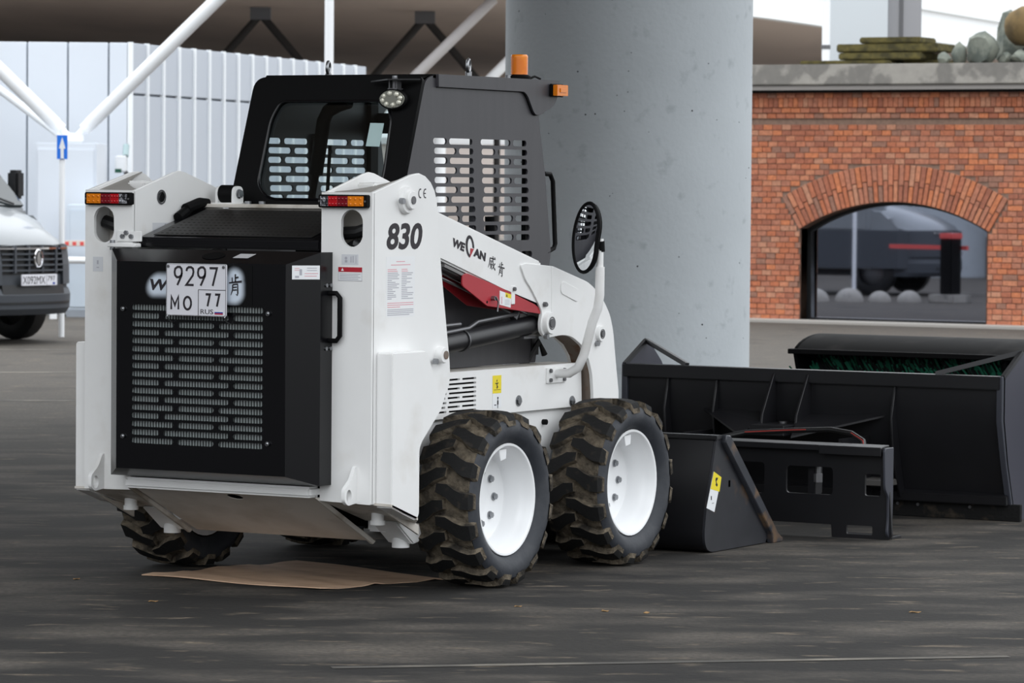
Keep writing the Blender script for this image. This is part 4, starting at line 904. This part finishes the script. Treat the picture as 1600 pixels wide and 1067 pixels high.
# beacon
bc_ = MB().lathe([(0,0),(.048,0),(.05,.012),(.04,.02),(0,.02)],(.36,.915,2.094),'z',28).build('beacon', 'mblack', LD)
MB().lathe([(.036,.02)]+[(.0375-.0012*(i%2),.02+i*.0062) for i in range(14)]+[(.033,.106),(0,.107)],(.36,.915,2.094),'z',28).build('beacon_lens', 'orange', bc_)
MB().cyl((.33,.88,2.094),(.33,.88,2.112),.017,12).build('beacon_nut', 'steel', bc_)
MB().tube([(.385,.95,2.096),(.395,.99,2.108),(.40,1.03,2.098)],.005,6).build('beacon_cable', 'mblack', bc_)
# ---- lift arms
BEAM = [(-.64,1.64),(-.55,1.642),(-.162,1.528),(.70,1.312),(.70,1.10),(.643,1.124),(-.088,1.319),(-.62,1.45)]
ELB = [(.515,1.302),(.56,1.307),(.79,1.291),(1.10,1.218),(1.165,1.188),(1.245,1.135),(1.305,1.07),(1.335,1.0),(1.36,.87),(1.39,.73),(1.39,.5),(1.16,.5),(1.158,.73),(1.145,.82),(1.105,.895),(1.05,.945),(.96,.985),(.88,.995),(.735,.985),(.69,1.01),(.683,1.05),(.70,1.095),(.655,1.145),(.60,1.20),(.555,1.235),(.515,1.29)]
for s in (1,-1):
    bm_ = MB().prism(BEAM,'x',.515,.60)
    arm = sx(bm_, s).build('lift_arm', 'white', LD, bevel=.008)
    el = rnd(ELB,[.03,0,.02,.03,.03,.03,.03,.03,.03,0,0,0,.03,.03,.03,.03,.03,.05,.02,.02,.02,.02,.02,.02,.02,.02],3)
    sx(MB().prism(el,'x',.592,.608).prism(el,'x',.50,.516), s).build('elbow_plate', 'white', arm, bevel=.003, seg=1)
    inn = [(1.16,.5),(1.158,.73),(1.145,.82),(1.105,.895),(1.05,.945),(.96,.985),(.88,.995),(.80,.99)]
    rs = MB(); k = len(inn); rs.add([(x,y,z) for x in (.516,.592) for y,z in inn],[(i,i+1,k+i+1,k+i) for i in range(k-1)]); sx(rs, s).build('inner_strip', 'rust', arm)
    out = ELB[1:11]; rs = MB(); k = len(out); rs.add([(x,y-.006,z-.006) for x in (.516,.592) for y,z in out],[(i,i+1,k+i+1,k+i) for i in range(k-1)]); sx(rs, s).build('outer_strip', 'white', arm)
    sx(MB().prism([(.775,1.29),(.787,1.289),(.787,1.0),(.775,1.0)],'x',.608,.6105), s).build('weld_seam', 'white', arm, bevel=.001, seg=1)
    sx(MB().prism(rnd([(.86,1.23),(1.02,1.185),(1.01,1.13),(.85,1.175)],.025,5),'x',.608,.6115), s).build('raised_pad', 'white', arm, bevel=.0015, seg=1)
    for (y,z,r,h) in ((.742,1.049,.047,.026),(1.205,.99,.035,.02)):
        sx(MB().lathe([(0,h),(r*.94,h),(r,h-.005),(r,0)],(.605,y,z),'x',26), s).build('pivot_boss', 'white', arm)
        sx(MB().lathe([(0,h+.005),(r*.42,h+.005),(r*.42,h-.001)],(.605,y,z),'x',16), s).build('pin', 'dsteel', arm); sx(MB().lathe([(r*.5,h+.002),(r*.6,h+.002),(r*.6,h-.001)],(.605,y,z),'x',20), s).build('pin_ring', 'dsteel', arm)
        sx(MB().cyl((.606,y-.03 if r < .04 else y-.02,z-r*1.2),(.624,y-.03 if r < .04 else y-.02,z-r*1.2),.012,6), s).build('bolt', 'steel', arm)
    sx(MB().cyl((.605,.71,1.13),(.622,.71,1.13),.011,6).cyl((.605,.725,1.128),(.618,.725,1.128),.007,6), s).build('bolt', 'dsteel', arm)
    # pipes clipped under the beam
    for pa in ([(.58,-.2,1.325),(.58,.66,1.105)],[(.555,-.2,1.315),(.555,.66,1.09)],[(.57,-.2,1.285),(.565,.1,1.21),(.56,.5,1.10)]): sx(MB().tube(pa,.0065,8), s).build('hydraulic_pipe', 'steel', arm)
    sx(MB().box(.515,.597,-.1,.66,0,.012).tf(Matrix.Translation((0,0,1.275))@Matrix.Rotation(-.262,4,'X')), s).build('beam_flange', PM('grey_flange',(120,118,118),.5) if s > 0 else bpy.data.materials['grey_flange'], arm, smooth=0)
    sx(MB().box(.585,.603,.445,.475,1.135,1.215).box(.54,.6,.445,.475,1.13,1.14), s).build('pipe_clip', 'white', arm, bevel=.003, seg=1); sx(MB().cyl((.603,.46,1.2),(.613,.46,1.2),.009,6), s).build('bolt', 'dsteel', arm)
    sx(MB().box(.55,.575,.12,.16,1.215,1.245), s).build('pipe_clip', 'dsteel', arm)
    # lift cylinder
    a, b = V(.545,-.28,.958), V(.545,.80,1.048); dv = (b-a).normalized()
    cy = sx(MB().cyl(a, a+dv*1.0, .0405, 24), s).build('lift_cylinder', 'atblack', LD)
    sx(MB().cyl(a+dv*.9, a+dv*1.06, .024, 16), s).build('cylinder_rod', 'chrome', cy)
    sx(MB().tube([(.555,-.25,1.01),(.555,.17,1.042),(.555,.242,1.066),(.555,.57,1.092)],.009,8).cyl((.545,.56,1.07),(.545,.585,1.10),.016,10).tube([(.55,-.2,1.05),(.55,.11,1.06)],.009,8), s).build('cylinder_pipe', 'dsteel', cy)
    sx(MB().tube([(.545+.045*math.cos(t),.13+.0*t,.992+.045*math.sin(t)) for t in [PI*2*i/16 for i in range(16)]],.004,6,closed=True), s).build('cylinder_clamp', 'dsteel', cy)
    sx(MB().box(.53,.575,.6,.7,.985,.995), s).build('cylinder_stop', 'dsteel', cy)
    # arm lock brace
    BR = [(.045,1.267),(.085,1.272),(.722,1.125),(.723,1.087),(.247,1.133),(.041,1.222)]
    bk = MB().prism(rnd(BR,[.01,.01,0,0,.01,.015],3),'x',.592,.60)
    bk.prism(rnd([(y-.01,z) for y,z in BR],[.01,.01,0,0,.01,.015],3),'x',.505,.513)
    tp = [(.08,1.272),(.722,1.125)]
    bk.add([(x,y,z+d_) for x in (.508,.597) for y,z in tp for d_ in (0,-.008)],[(0,2,6,4),(1,3,7,5),(0,1,5,4),(2,3,7,6),(0,1,3,2),(4,5,7,6)])
    bo = sx(bk, s).build('arm_lock_brace', 'red', LD, bevel=.0015, seg=1)
    sx(MB().cyl((.60,.285,1.165),(.618,.285,1.165),.010,10).tube([(.618,.285,1.172),(.622,.30,1.15),(.62,.296,1.11)],.004,6), s).build('locking_pin', 'steel', bo)
    sx(MB().cyl((.598,.245,1.15),(.6008,.245,1.15),.006,8), s).build('hole', 'mblack', bo)
    if s > 0:
        dq = MB().prism([(.348,1.196),(.348,1.137),(.44,1.122),(.445,1.176)],'x',.6,.6008).build('warning_decal', 'paper', bo, smooth=0)
        MB().prism([(.395,1.187),(.395,1.168),(.442,1.16),(.444,1.177)],'x',.6008,.6014).build('yellow_band', 'yellow', bo, smooth=0)
        MB().prism([(.40,1.170),(.412,1.168),(.406,1.181)],'x',.6014,.602).build('warning_triangle', 'ink', bo, smooth=0)
        MB().box(.6008,.6014,.362,.368,1.14,1.17).build('pictogram', 'pink', bo, smooth=0)
        m = MB()
        for i in range(4): m.box(.6008,.6014,.39,.43,1.154-i*.006,1.1555-i*.006)
        m.build('printed_line', 'gink', bo, smooth=0)['kind'] = 'stuff'
AR = [o for o in LD.children if o.name.startswith('lift_arm')][0]
ea = V(0,.862,-.218).normalized(); eb = V(0,.1,1).normalized()
def al(s, wd, ht, y, z, mt='ink', **k): link('lettering', text(s, wd, ht, (.6004,y,z), ea, eb, .0008, **k), mt, AR, 0)
al('WE', .102, .036, -.048, 1.386, shear=.25, off=.055); al('AN', .10, .036, .128, 1.343, shear=.1, off=.055)
# the large C with a red wedge
m = MB(); c0 = V(.6012,.100,1.382); a = [PI*.0+PI*1.5*i/18 for i in range(19)]
vs = [c0+ea*(.036*math.cos(t))+V(0,0,1)*(.046*math.sin(t)) for t in a]+[c0+ea*(.020*math.cos(t)+.001)+V(0,0,1)*(.033*math.sin(t)) for t in a]
m.add(vs,[(i,i+1,20+i,19+i) for i in range(18)]); m.build('lettering', 'ink', AR, smooth=0)
MB().add([c0+ea*.0+V(0,0,-.046), c0+ea*.004+V(0,0,-.006), c0+ea*.034+V(0,0,-.002)],[(0,1,2)]).build('red_wedge', 'red', AR, smooth=0)
strokes([[(x,y,h*1.6) for x,y,h in p] for p in WEI], (.6004,.248,1.290), ea, eb, .062, .060).build('lettering', 'ink', AR, smooth=0); strokes([[(x,y,h*1.6) for x,y,h in p] for p in KEN], (.6004,.328,1.262), ea, eb, .056, .060).build('lettering', 'ink', AR, smooth=0)
for s in (1,-1): sx(MB().cyl((.47,-.505,1.573),(.671,-.505,1.573),.03,14), s).build('pivot_shaft', 'dsteel', LD)
MB().box(-.5,.5,1.17,1.37,.5,.62).build('arm_crossbar', 'white', LD, bevel=.01)
MB().prism([(1.40,.12),(1.52,.12),(1.64,.50),(1.56,.52),(1.44,.40)],'x',-.55,.55).build('attachment_plate', 'atblack', LD, bevel=.01)
for s in (1,-1): sx(MB().prism([(1.17,.56),(1.38,.56),(1.52,.3),(1.50,.14),(1.40,.14),(1.2,.42)],'x',.42,.50), s).build('arm_toe', 'white', LD, bevel=.01)
MB().tube([(.2,.98,.9),(.22,1.05,1.06),(.25,1.12,.98),(.3,1.1,.8)],.02,10).tube([(.40,.93,.87),(.44,.97,.96),(.45,1.0,.9)],.014,8).box(.36,.42,.94,1.0,.9,.98).build('front_hoses', 'hose', LD)
# ---- mirror
ma = MB().tube([(.56,.90,.826),(.63,.90,.83),(.675,.895,.855),(.70,.90,.91),(.74,.90,1.05),(.765,.90,1.11),(.775,.90,1.17),(.775,.90,1.29)],.020,14).tube([(.775,.90,1.29),(.775,.90,1.41)],.015,12)
mb = ma.build('mirror_arm', 'white', LD)
MB().prism(rnd([(.818,.853),(.985,.853),(.985,.787),(.818,.787)],.004),'x',.56,.568).build('mounting_plate', 'white', mb, bevel=.001, seg=1)
for y in (.842,.962):
    for z in (.84,.80): MB().cyl((.568,y,z),(.577,y,z),.009,6).build('bolt', 'dsteel', mb)
MB().cyl((.775,.905,1.355),(.775,.90,1.40),.019,12).build('mirror_clamp', 'mblack', mb)
mh = bpy.data.objects.new('x', None)
prof2 = []
for i in range(40):
    t = 2*PI*i/40; x = .072*math.cos(t); z = .148*math.sin(t)
    if x > 0: x -= .012*math.exp(-((z+.02)/.06)**2)
    x += .012*math.sin(t)
    prof2.append((x, z))
mm_ = Matrix.Translation((.727,.875,1.414))@Matrix.Rotation(-.22,4,'Z')@Matrix.Rotation(.03,4,'Y')
MB().prism(prof2,'y',-.006,.018).tf(mm_).build('mirror_housing', 'mblack', mb, bevel=.004)
MB().tube([(x,-.007,z) for x,z in prof2],.0085,8,closed=True).tf(mm_).build('mirror_rim', 'mblack', mb)
gd = MB(); n = 40; vs = [(0,-.0165,0)]
for k in (.35,.7,.95): vs += [(x*k,-.0095-.007*(1-k*k),z*k) for x,z in prof2]
fs = [(0,1+i,1+(i+1)%n) for i in range(n)]
for r in range(2): fs += [(1+r*n+i,1+r*n+(i+1)%n,1+(r+1)*n+(i+1)%n,1+(r+1)*n+i) for i in range(n)]
gd.add(vs, fs).tf(mm_).build('mirror_glass', 'mirror', mb, smooth=60)
# ---- wheels
def tyre_mesh():
    R, W = .36, .128; NL = 17; m = MB()
    side = [(.232,.105),(.245,.122),(.272,.136),(.298,.137),(.318,.130),(.328,.118)]
    n = 64
    m.lathe([(r,a) for r,a in side],(0,0,0),'x',n,2); m.lathe([(r,-a) for r,a in side],(0,0,0),'x',n,2)
    m.lathe([(.328,-.118),(.334,-.08),(.337,0),(.334,.08),(.328,.118)],(0,0,0),'x',n,1)
    for s in (1,-1):
        for i in range(NL):
            t0 = 2*PI*(i+(.5 if s < 0 else 0))/NL
            st = [(-.018,0,.361,.334,.050),(.03,.03,.361,.334,.074),(.066,.10,.360,.332,.086),(.098,.14,.357,.328,.09),(.128,.145,.349,.322,.092),(.140,.145,.325,.305,.078)]
            vs = []
            for (w_, sk, rt_, rb, h) in st:
                for (rad, hh) in ((rt_,-h),(rt_,h),(rb,h*1.25),(rb,-h*1.25)):
                    a = t0+sk+hh; vs.append((s*w_, rad*math.cos(a), rad*math.sin(a)))
            k = len(st); b = len(m.v); m.v += [Vector(v) for v in vs]
            for q in range(k-1):
                o = b+q*4
                for f, mi in (((0,1,5,4),0),((1,2,6,5),1),((3,0,4,7),1)): m.f.append([o+x for x in f]); m.m.append(mi)
            m.f.append([b+x for x in (0,1,2,3)]); m.m.append(1); o = b+(k-1)*4; m.f.append([o+x for x in (0,1,2,3)]); m.m.append(1)
    rr0 = random.Random(4)
    for v in m.v:
        rad = math.hypot(v.y, v.z)
        if rad > .30: v.x += rr0.uniform(-.0015,.0015); v.y *= 1+rr0.uniform(-.004,.004); v.z *= 1+rr0.uniform(-.004,.004)
        if v.z < -.350: v.z = -.350
        if v.z < -.30: v.x *= 1+.25*max(0,(-v.z-.30))
    return m
ty = None
for (s, y, rot) in ((1,0,0.0),(1,1.075,.21),(-1,0,.1),(-1,1.075,.3)):
    c = (s*.7365, y, .357)
    rm = MB().lathe([(.226,.100),(.2305,.107),(.2285,.111),(.220,.110),(.211,.100),(.206,.080),(.197,.062),(.188,.045),(.184,.0),(.180,-.012),(.165,-.018),(.09,-.018),(.078,-.024),(.055,-.026),(0,-.026)],(0,0,0),'x',56).lathe([(.226,.10),(.20,.06),(.19,-.10),(.226,-.105)],(0,0,0),'x',40)
    rm = sx(rm, s).build('wheel_rim', 'rim', LD, smooth=40); rm.location = c
    if ty is None: t_ = tyre_mesh().build('tyre', ['rubber','mud','sidewall'], rm, smooth=30); ty = t_.data
    else: t_ = bpy.data.objects.new('tyre', ty); COL.objects.link(t_); t_.parent = rm
    if s < 0: t_.rotation_euler.z = PI
    for i in range(8):
        a = 2*PI*i/8
        p = V(-.018, .105*math.cos(a), .105*math.sin(a)); sx(MB().cyl(p, p+V(.016,0,0),.0125,6).cyl(p, p+V(.006,0,0),.0165,12), s).build('wheel_nut', 'steel', rm)
    g = MB().prism([(-.03,.205),(.032,.205),(.025,.163),(-.02,.158)],'x',.088,.093).box(.05,.09,-.026,.028,.198,.203); g.tf(Matrix.Rotation(.05,4,'X')); sx(g, s).build('valve_guard', 'rim', rm, bevel=.002, seg=1)
    MB().cyl((s*-.03,0,0),(s*-.3,0,0),.06,20).build('axle', 'mblack', rm)

# ================================================================== ATTACHMENTS ON THE GROUND
# loader bucket, flat on the ground in front of the machine
bk = thing('loader_bucket', 'small black dirt-worn loader bucket on the ground right beside the front wheel', 'bucket', (0,2.0,0))
pr = [(-.205,.515),(-.215,.50),(-.30,.20),(-.318,.10),(-.312,.05),(-.29,.018),(-.25,.004),(.42,.002)]
n = len(pr); inn = [(-.190,.513),(-.20,.498),(-.285,.20),(-.302,.10),(-.298,.06),(-.28,.032),(-.25,.018),(.42,.016)]
MB().prism(pr+inn[::-1],'x',-.88,.88).build('shell', 'atblack', bk, smooth=40)
sp = rnd([(-.205,.513),(-.16,.522),(.33,.05),(.30,.004),(-.25,.004),(-.29,.018),(-.314,.05),(-.318,.10),(-.30,.20)],[0,.01,0,0,.02,.01,.02,.03,.02])
for s in (1,-1):
    sx(MB().prism(sp,'x',.88,.892), s).build('side_plate', PM('bucket_side',(36,37,42),.42, c2=(92,72,54), mix=(.58,.72), ms=5, var=.15, vs=12) if s > 0 else bpy.data.materials['bucket_side'], bk, smooth=0)
    eb_ = rnd([(-.16,.525),(-.115,.520),(.385,.045),(.43,.018),(.43,.0),(.325,.0),(.318,.045),(-.165,.49)],[0,.01,.02,0,0,0,0,0])
    sx(MB().prism(eb_,'x',.886,.918), s).build('side_cutter', PM('cutter',(48,50,56),.4, c2=(112,88,64), mix=(.56,.7), ms=7, var=.15, vs=12) if s > 0 else bpy.data.materials['cutter'], bk, bevel=.004, seg=1)
MB().box(-.90,.90,.38,.47,.0,.018).build('cutting_edge', 'wear', bk, bevel=.003, seg=1)
MB().box(-.9,.9,-.225,-.165,.505,.525).build('top_lip', 'atblack', bk, bevel=.004)
MB().prism(slot(-.085,-.07,.285,.315,4),'x',.892,.8935).build('side_slot', 'mblack', bk, smooth=0)
dl = MB().prism([(-.235,.364),(-.16,.334),(-.225,.182),(-.303,.205)],'x',.892,.8932).build('side_decal', 'paper', bk, smooth=0)
MB().prism([(-.235,.364),(-.16,.334),(-.178,.27),(-.266,.288)],'x',.8932,.8938).build('yellow_field', 'yellow', dl, smooth=0)
MB().prism([(-.215,.336),(-.195,.334),(-.20,.325),(-.21,.32),(-.204,.31),(-.196,.302),(-.205,.294),(-.218,.303),(-.214,.312),(-.22,.325)],'x',.8938,.8942).box(.8932,.894,-.262,-.254,.238,.256).box(.8932,.894,-.25,-.232,.222,.224).build('pictogram', 'ink', dl, smooth=0)
for x in (-.5,.5): MB().prism([(-.30,.12),(-.33,.14),(-.29,.44),(-.235,.46)],'x',x-.06,x+.06).build('hook_plate', 'atblack', bk, bevel=.004)
# quick attach frame standing on its foot
fr = thing('attachment_frame', 'black steel quick attach plate with square holes standing between the two buckets', 'frame', (.9,2.79,0))
ol = rnd([(-.75,.06),(.10,.058),(.105,.0),(.40,.0),(.412,.02),(.40,.20),(.372,.425),(-.75,.425)],[.02,0,0,.01,.01,.02,.01,.02])
hl = [rect(-.136,.107,.197,.326,.02),rect(.272,.352,.202,.304,.01),rect(-.47,-.25,.188,.335,.02),rect(.18,.312,.018,.06,.006)]
link('back_plate', plate(ol, hl, .014, (0,.0,0), X, Z), 'atblack', fr, 0)
MB().prism([(-.055,.405),(-.055,.432),(.0,.44),(.03,.44),(.03,.40),(.016,.40)],'x',-.75,.374).build('top_angle', 'atblack', fr, bevel=.003, seg=1)
MB().box(.055,.374,-.065,-.052,.39,.432).build('top_bar', 'atblack', fr, bevel=.003, seg=1)
rf = MB().prism(rnd([(-.07,.43),(.03,.43),(.03,.2),(.02,.0),(-.0,.0),(-.035,.03),(-.02,.09),(-.02,.2),(-.06,.24)],[.02,0,0,.01,.01,.02,.02,.02,.02]),'x',.385,.397).build('end_rib', PM('frame_edge_lit',(58,60,68),.4), fr, bevel=.002, seg=1)  # black rib, light on its right face put into a paler grey
MB().box(-.04,.0,.02,.10,.19,.40).build('latch_post', 'atblack', fr, bevel=.004); MB().cyl((.01,.03,.27),(.01,.03,.36),.014,8).cyl((.01,.03,.25),(.01,.03,.29),.022,8).build('latch_pin', 'dsteel', fr)
MB().box(.10,.40,.014,.12,.0,.014).build('foot_plate', 'atblack', fr, bevel=.002, seg=1)
hs = MB().tube([(-.55,.05,.43),(-.42,.12,.462),(-.2,.16,.478),(0,.18,.49),(.12,.16,.478),(.2,.12,.447),(.225,.08,.40)],.0125,10).build('hydraulic_hose', 'hose', fr)
def hz_(t0, t1, name):
    P_ = [V(-.55,.05,.43),V(-.42,.12,.462),V(-.2,.16,.478),V(0,.18,.49),V(.12,.16,.478),V(.2,.12,.447),V(.225,.08,.40)]
    m = MB(); q = []
    for i in range(13):
        t = t0+(t1-t0)*i/12; a = int(t); q.append(P_[a].lerp(P_[min(a+1,6)], t-a)+V(.003,-.0125,.003))
    m.tube(q,.003,6).build(name, PM('hose_red_print',(150,50,44),.6) if 'hose_red_print' not in bpy.data.materials else bpy.data.materials['hose_red_print'], hs)
hz_(1.0,2.4,'red_print'); hz_(4.0,5.6,'red_print')
# large snow bucket, its back towards us
sb = thing('snow_bucket', 'very long black snow bucket lying behind the quick attach plate, its ribbed back towards us', 'bucket', (.35,3.9,0))
x0, x1 = -1.055, 1.035
bp2 = [(.0,.665),(.0,.50),(.055,.30),(.13,.085)]
sh_ = MB().prism(bp2+[(y+.012,z) for y,z in bp2[::-1]],'x',x0,x1).build('back_sheet', 'atblack', sb, smooth=20)
MB().box(x0,x1,-.03,.06,.655,.72).build('top_rail', 'atblack', sb, bevel=.004)
MB().prism([(.075,.08),(.07,.125),(.13,.14),(.18,.08)],'x',x0,x1).build('lower_rail', 'atblack', sb, bevel=.004)
MB().box(x0-.01,x1+.06,.115,.14,.0,.085).build('rubber_skirt', 'rubber', sb, bevel=.003, seg=1)
for x in (.44,.55,.83,.1,-.3,-.7): MB().cyl((x,.105,.062),(x,.116,.062),.008,8).build('bolt', 'dsteel', sb)
MB().prism([(.12,.0),(.9,.0),(.9,.02),(.13,.09)],'x',x0,x1).build('floor_sheet', 'atblack', sb, smooth=0)
SP = [(.0,.715),(.22,.83),(.26,.83),(.40,.72),(.92,.10),(.92,.0),(.13,.0),(.13,.09),(.05,.30),(.0,.50)]
for s, x in ((1,x1),(-1,x0-.012)):
    MB().prism(SP,'x',x,x+.012).build('side_plate', PM('snow_bucket_side',(56,56,66),.5) if s > 0 else bpy.data.materials['snow_bucket_side'], sb, smooth=0)
    MB().prism([(-.02,.72),(.018,.72),(.018,.50),(.07,.29),(.145,.085),(.12,.07),(.04,.29),(-.02,.50)],'x',x-.02 if s > 0 else x-.0,x+.012 if s > 0 else x+.03).build('edge_flange', PM('flange_edge',(62,64,72),.4) if s > 0 else bpy.data.materials['flange_edge'], sb, bevel=.003, seg=1)
    q = V(x+.006,.235,.832); e_ = V(x-s*.36,.02,.722)
    MB().tube([q,e_],.016,4).build('corner_brace', 'atblack', sb); MB().tube([q, V(x+.006,.0,.715)],.014,4).build('corner_bar', 'atblack', sb)
for z in (.72,.5,.3,.15): pass
MB().box(x1+.012,x1+.016,.5,.52,.02,.6).build('side_joint', 'mblack', sb, smooth=0)
def rib(x, d=.10, zt=.655, w=.012, zb=.10):
    MB().prism([(-.012,zt),(.0,zt),(.0,.50),(.055,.30),(.12,zb),(.06,zb),(-.03,.30),(-.055,.50)],'x',x-w/2,x+w/2).build('rib', 'atblack', sb, bevel=.002, seg=1)
rib(-.52); rib(.47); rib(-.80)
for x in (-.19,.0):
    MB().prism([(-.03,.70),(.0,.70),(.0,.44),(-.17,.44),(-.16,.50)],'x',x-.006,x+.006).build('gusset', 'atblack', sb, bevel=.002, seg=1)
for x, m_ in ((-.19,-1),(.0,1)):
    MB().add([(x,-.165,.462),(x,-.005,.50),(x+m_*.42,.01,.51),(x+m_*.05,-.32,.405),(x,-.165,.452),(x,-.005,.49),(x+m_*.42,.01,.50),(x+m_*.05,-.32,.395)],[(0,1,2,3),(7,6,5,4),(0,1,5,4),(1,2,6,5),(2,3,7,6),(3,0,4,7)]).build('mount_wing', 'atblack', sb, smooth=0)
MB().box(-.19,.0,-.30,.0,.40,.452).build('mount_shelf', 'atblack', sb, bevel=.003, seg=1)
for (x,y,z) in ((.13,-.07,.456),(-.10,-.1,.456)): MB().cyl((x,y,z-.01),(x,y,z+.006),.022,12).build('bolt', 'dsteel', sb)
for x in (-.56,.30): MB().prism([(-.30,.40),(-.30,.12),(.05,.10),(.05,.40)],'x',x,x+.02).build('mount_cheek', 'atblack', sb, smooth=0)
MB().prism([(.44,.0),(.30,.22),(.47,.24),(.52,.1)],'y',-.03,-.02).build('weld_patch', 'atblack', sb, smooth=0) if False else None
MB().box(.30,.47,-.1,.1,.16,.19).build('lower_bracket', PM('bracket_grey',(84,82,80),.6), sb, bevel=.003, seg=1)
# sweeper with green bristles
sw = thing('sweeper_brush', 'black hooded rotary sweeper with dark green bristles behind the snow bucket', 'sweeper', (.75,5.55,0))
sx0, sx1 = -1.12, 1.5
hood = MB(); A_ = [PI*.88-PI*.88*i/14 for i in range(15)]
pf = [(.36*math.cos(t), .70+.135*math.sin(t)) for t in A_]+[(.36,.5)]
pf2 = [(.348*math.cos(t), .70+.123*math.sin(t)) for t in A_]+[(.348,.5)]
hood.prism(pf+pf2[::-1],'x',sx0,sx1).build('hood', PM('hood_dusty_black',(26,26,26),.8, spec=.2, c2=(42,41,40), mix=(.5,.7), ms=6), sw, smooth=40)
MB().box(sx0-.03,sx1+.03,-.36,-.30,.735,.762).build('hood_lip', 'mblack', sw, bevel=.003, seg=1)
ho2 = []

for s, x in ((-1,sx0),(1,sx1)):
    MB().prism([(p[0],p[1]) for p in pf]+[(.2,.42),(-.10,.42),(-.26,.56)],'x',x-.01,x+.01).build('end_plate', 'mblack', sw, smooth=0)
    MB().tube([(x,-.02,.3),(x,-.02,.5)],.04,10).build('bearing_arm', 'mblack', sw)
MB().cyl((sx0,-.02,.38),(sx1,-.02,.38),.10,20).build('brush_core', 'bristle2', sw)
random.seed(9)
for nm, mt, cnt in (('green_bristle','bristle',2600),('black_bristle','bristle2',2600)):
    m = MB()
    for i in range(cnt):
        x = random.uniform(sx0+.05,sx1-.05); t = random.uniform(0,2*PI) if i%3 == 0 else random.uniform(PI*.35,PI*1.2); sw_ = .35*math.sin(x*9)+random.uniform(-.25,.1)
        a = V(x,-.02+.1*math.cos(t),.38+.1*math.sin(t)); L_ = .33+random.uniform(-.03,.02)
        b = V(x-.06-.1*random.random()*1+sw_*.1,-.02+L_*.86*math.cos(t-.2),max(.005,.38+L_*math.sin(t-.2))); d_ = V(.0045,0,.002)
        m.add([a-d_,a+d_,b+d_,b-d_],[(0,1,2,3)])
    m.build(nm, mt, sw, smooth=0)['kind'] = 'stuff'
MB().box(-.9,-.8,.0,.5,.25,.9-.2).box(.8,.9,.0,.5,.25,.7).build('mount_arm', 'mblack', sw, bevel=.006)
for x in (-.6,.9): MB().lathe([(0,-.04),(.1,-.05),(.12,-.03),(.12,.03),(.1,.05),(0,.04)],(x,.42,.12),'x',20).build('caster_wheel', 'rubber', sw); MB().box(x-.07,x+.07,.38,.46,.12,.5).build('caster_fork', 'mblack', sw, smooth=0)
# cardboard under the tail
cbm = MB(); cq = [(-.63,-.49),(.285,-.545),(.50,.10),(-.42,.36)]
gx, gy = 24, 16; vs = []; random.seed(2)
for j in range(gy+1):
    for i in range(gx+1):
        u, v = i/gx, j/gy; p = Vector(cq[0]).lerp(Vector(cq[1]),u).lerp(Vector(cq[3]).lerp(Vector(cq[2]),u),v)
        e_ = 0
        vs.append((p.x+.012*math.sin(9*v), p.y+.012*math.sin(7*u+1), .005+.004*math.sin(14*v+2*u)+.003*math.sin(30*v+7*u)))
vs2 = [(x,y,z-.004) for x,y,z in vs]; N_ = len(vs)
f = [(j*(gx+1)+i, j*(gx+1)+i+1, (j+1)*(gx+1)+i+1, (j+1)*(gx+1)+i) for j in range(gy) for i in range(gx)]
edge = [i for i in range(gx+1)]+[j*(gx+1)+gx for j in range(1,gy+1)]+[gy*(gx+1)+i for i in range(gx-1,-1,-1)]+[j*(gx+1) for j in range(gy-1,0,-1)]
cbm.add([(x,y,max(z,.001)) for x,y,z in vs]+[(x,y,max(z,.0005)) for x,y,z in vs2], f+[tuple(N_+q for q in reversed(p)) for p in f]+[(a,b,N_+b,N_+a) for a,b in zip(edge, edge[1:]+edge[:1])])
o = cbm.build('cardboard_sheet', 'kraft', smooth=60); tag(o, 'flat brown cardboard sheet lying on the ground under the tail of the loader', 'cardboard')
# dry leaves and chips on the ground
random.seed(14)
for i, (x, y, lab) in enumerate(((1.245,-.598,'tiny dry brown leaf scrap on the asphalt just below the rear tyre'),(1.598,-.543,'dry leaf scrap on the asphalt below the gap between the two tyres'),(1.761,-.51,'pale dry leaf scrap on the asphalt below the front tyre'),(2.614,.097,'dry leaf scrap alone on the asphalt at the lower right, below the snow bucket'),(-.023,-1.249,'leaf scrap on the asphalt in front of the left tip of the cardboard'),(-.763,-.751,'flat pale scrap on the asphalt left of the cardboard'))):
    s = random.uniform(.016,.028); m = MB().add([(-s,0,.004),(-s*.3,s*.5,.002),(s*.6,s*.45,.006),(s*1.1,0,.003),(s*.5,-s*.5,.005),(-s*.4,-s*.45,.002)],[(0,1,2,3,4,5)])
    m.v += [v-V(0,0,.0018) for v in m.v]; m.f += [[11,10,9,8,7,6]]+[[k,(k+1)%6,(k+1)%6+6,k+6] for k in range(6)]; m.m += [0]*7
    o = m.build('dry_leaf', 'leaf', smooth=0); o.location = (x,y,0); o.rotation_euler.z = random.uniform(0,6); tag(o, lab, 'leaf', 'leaf scraps on the asphalt')
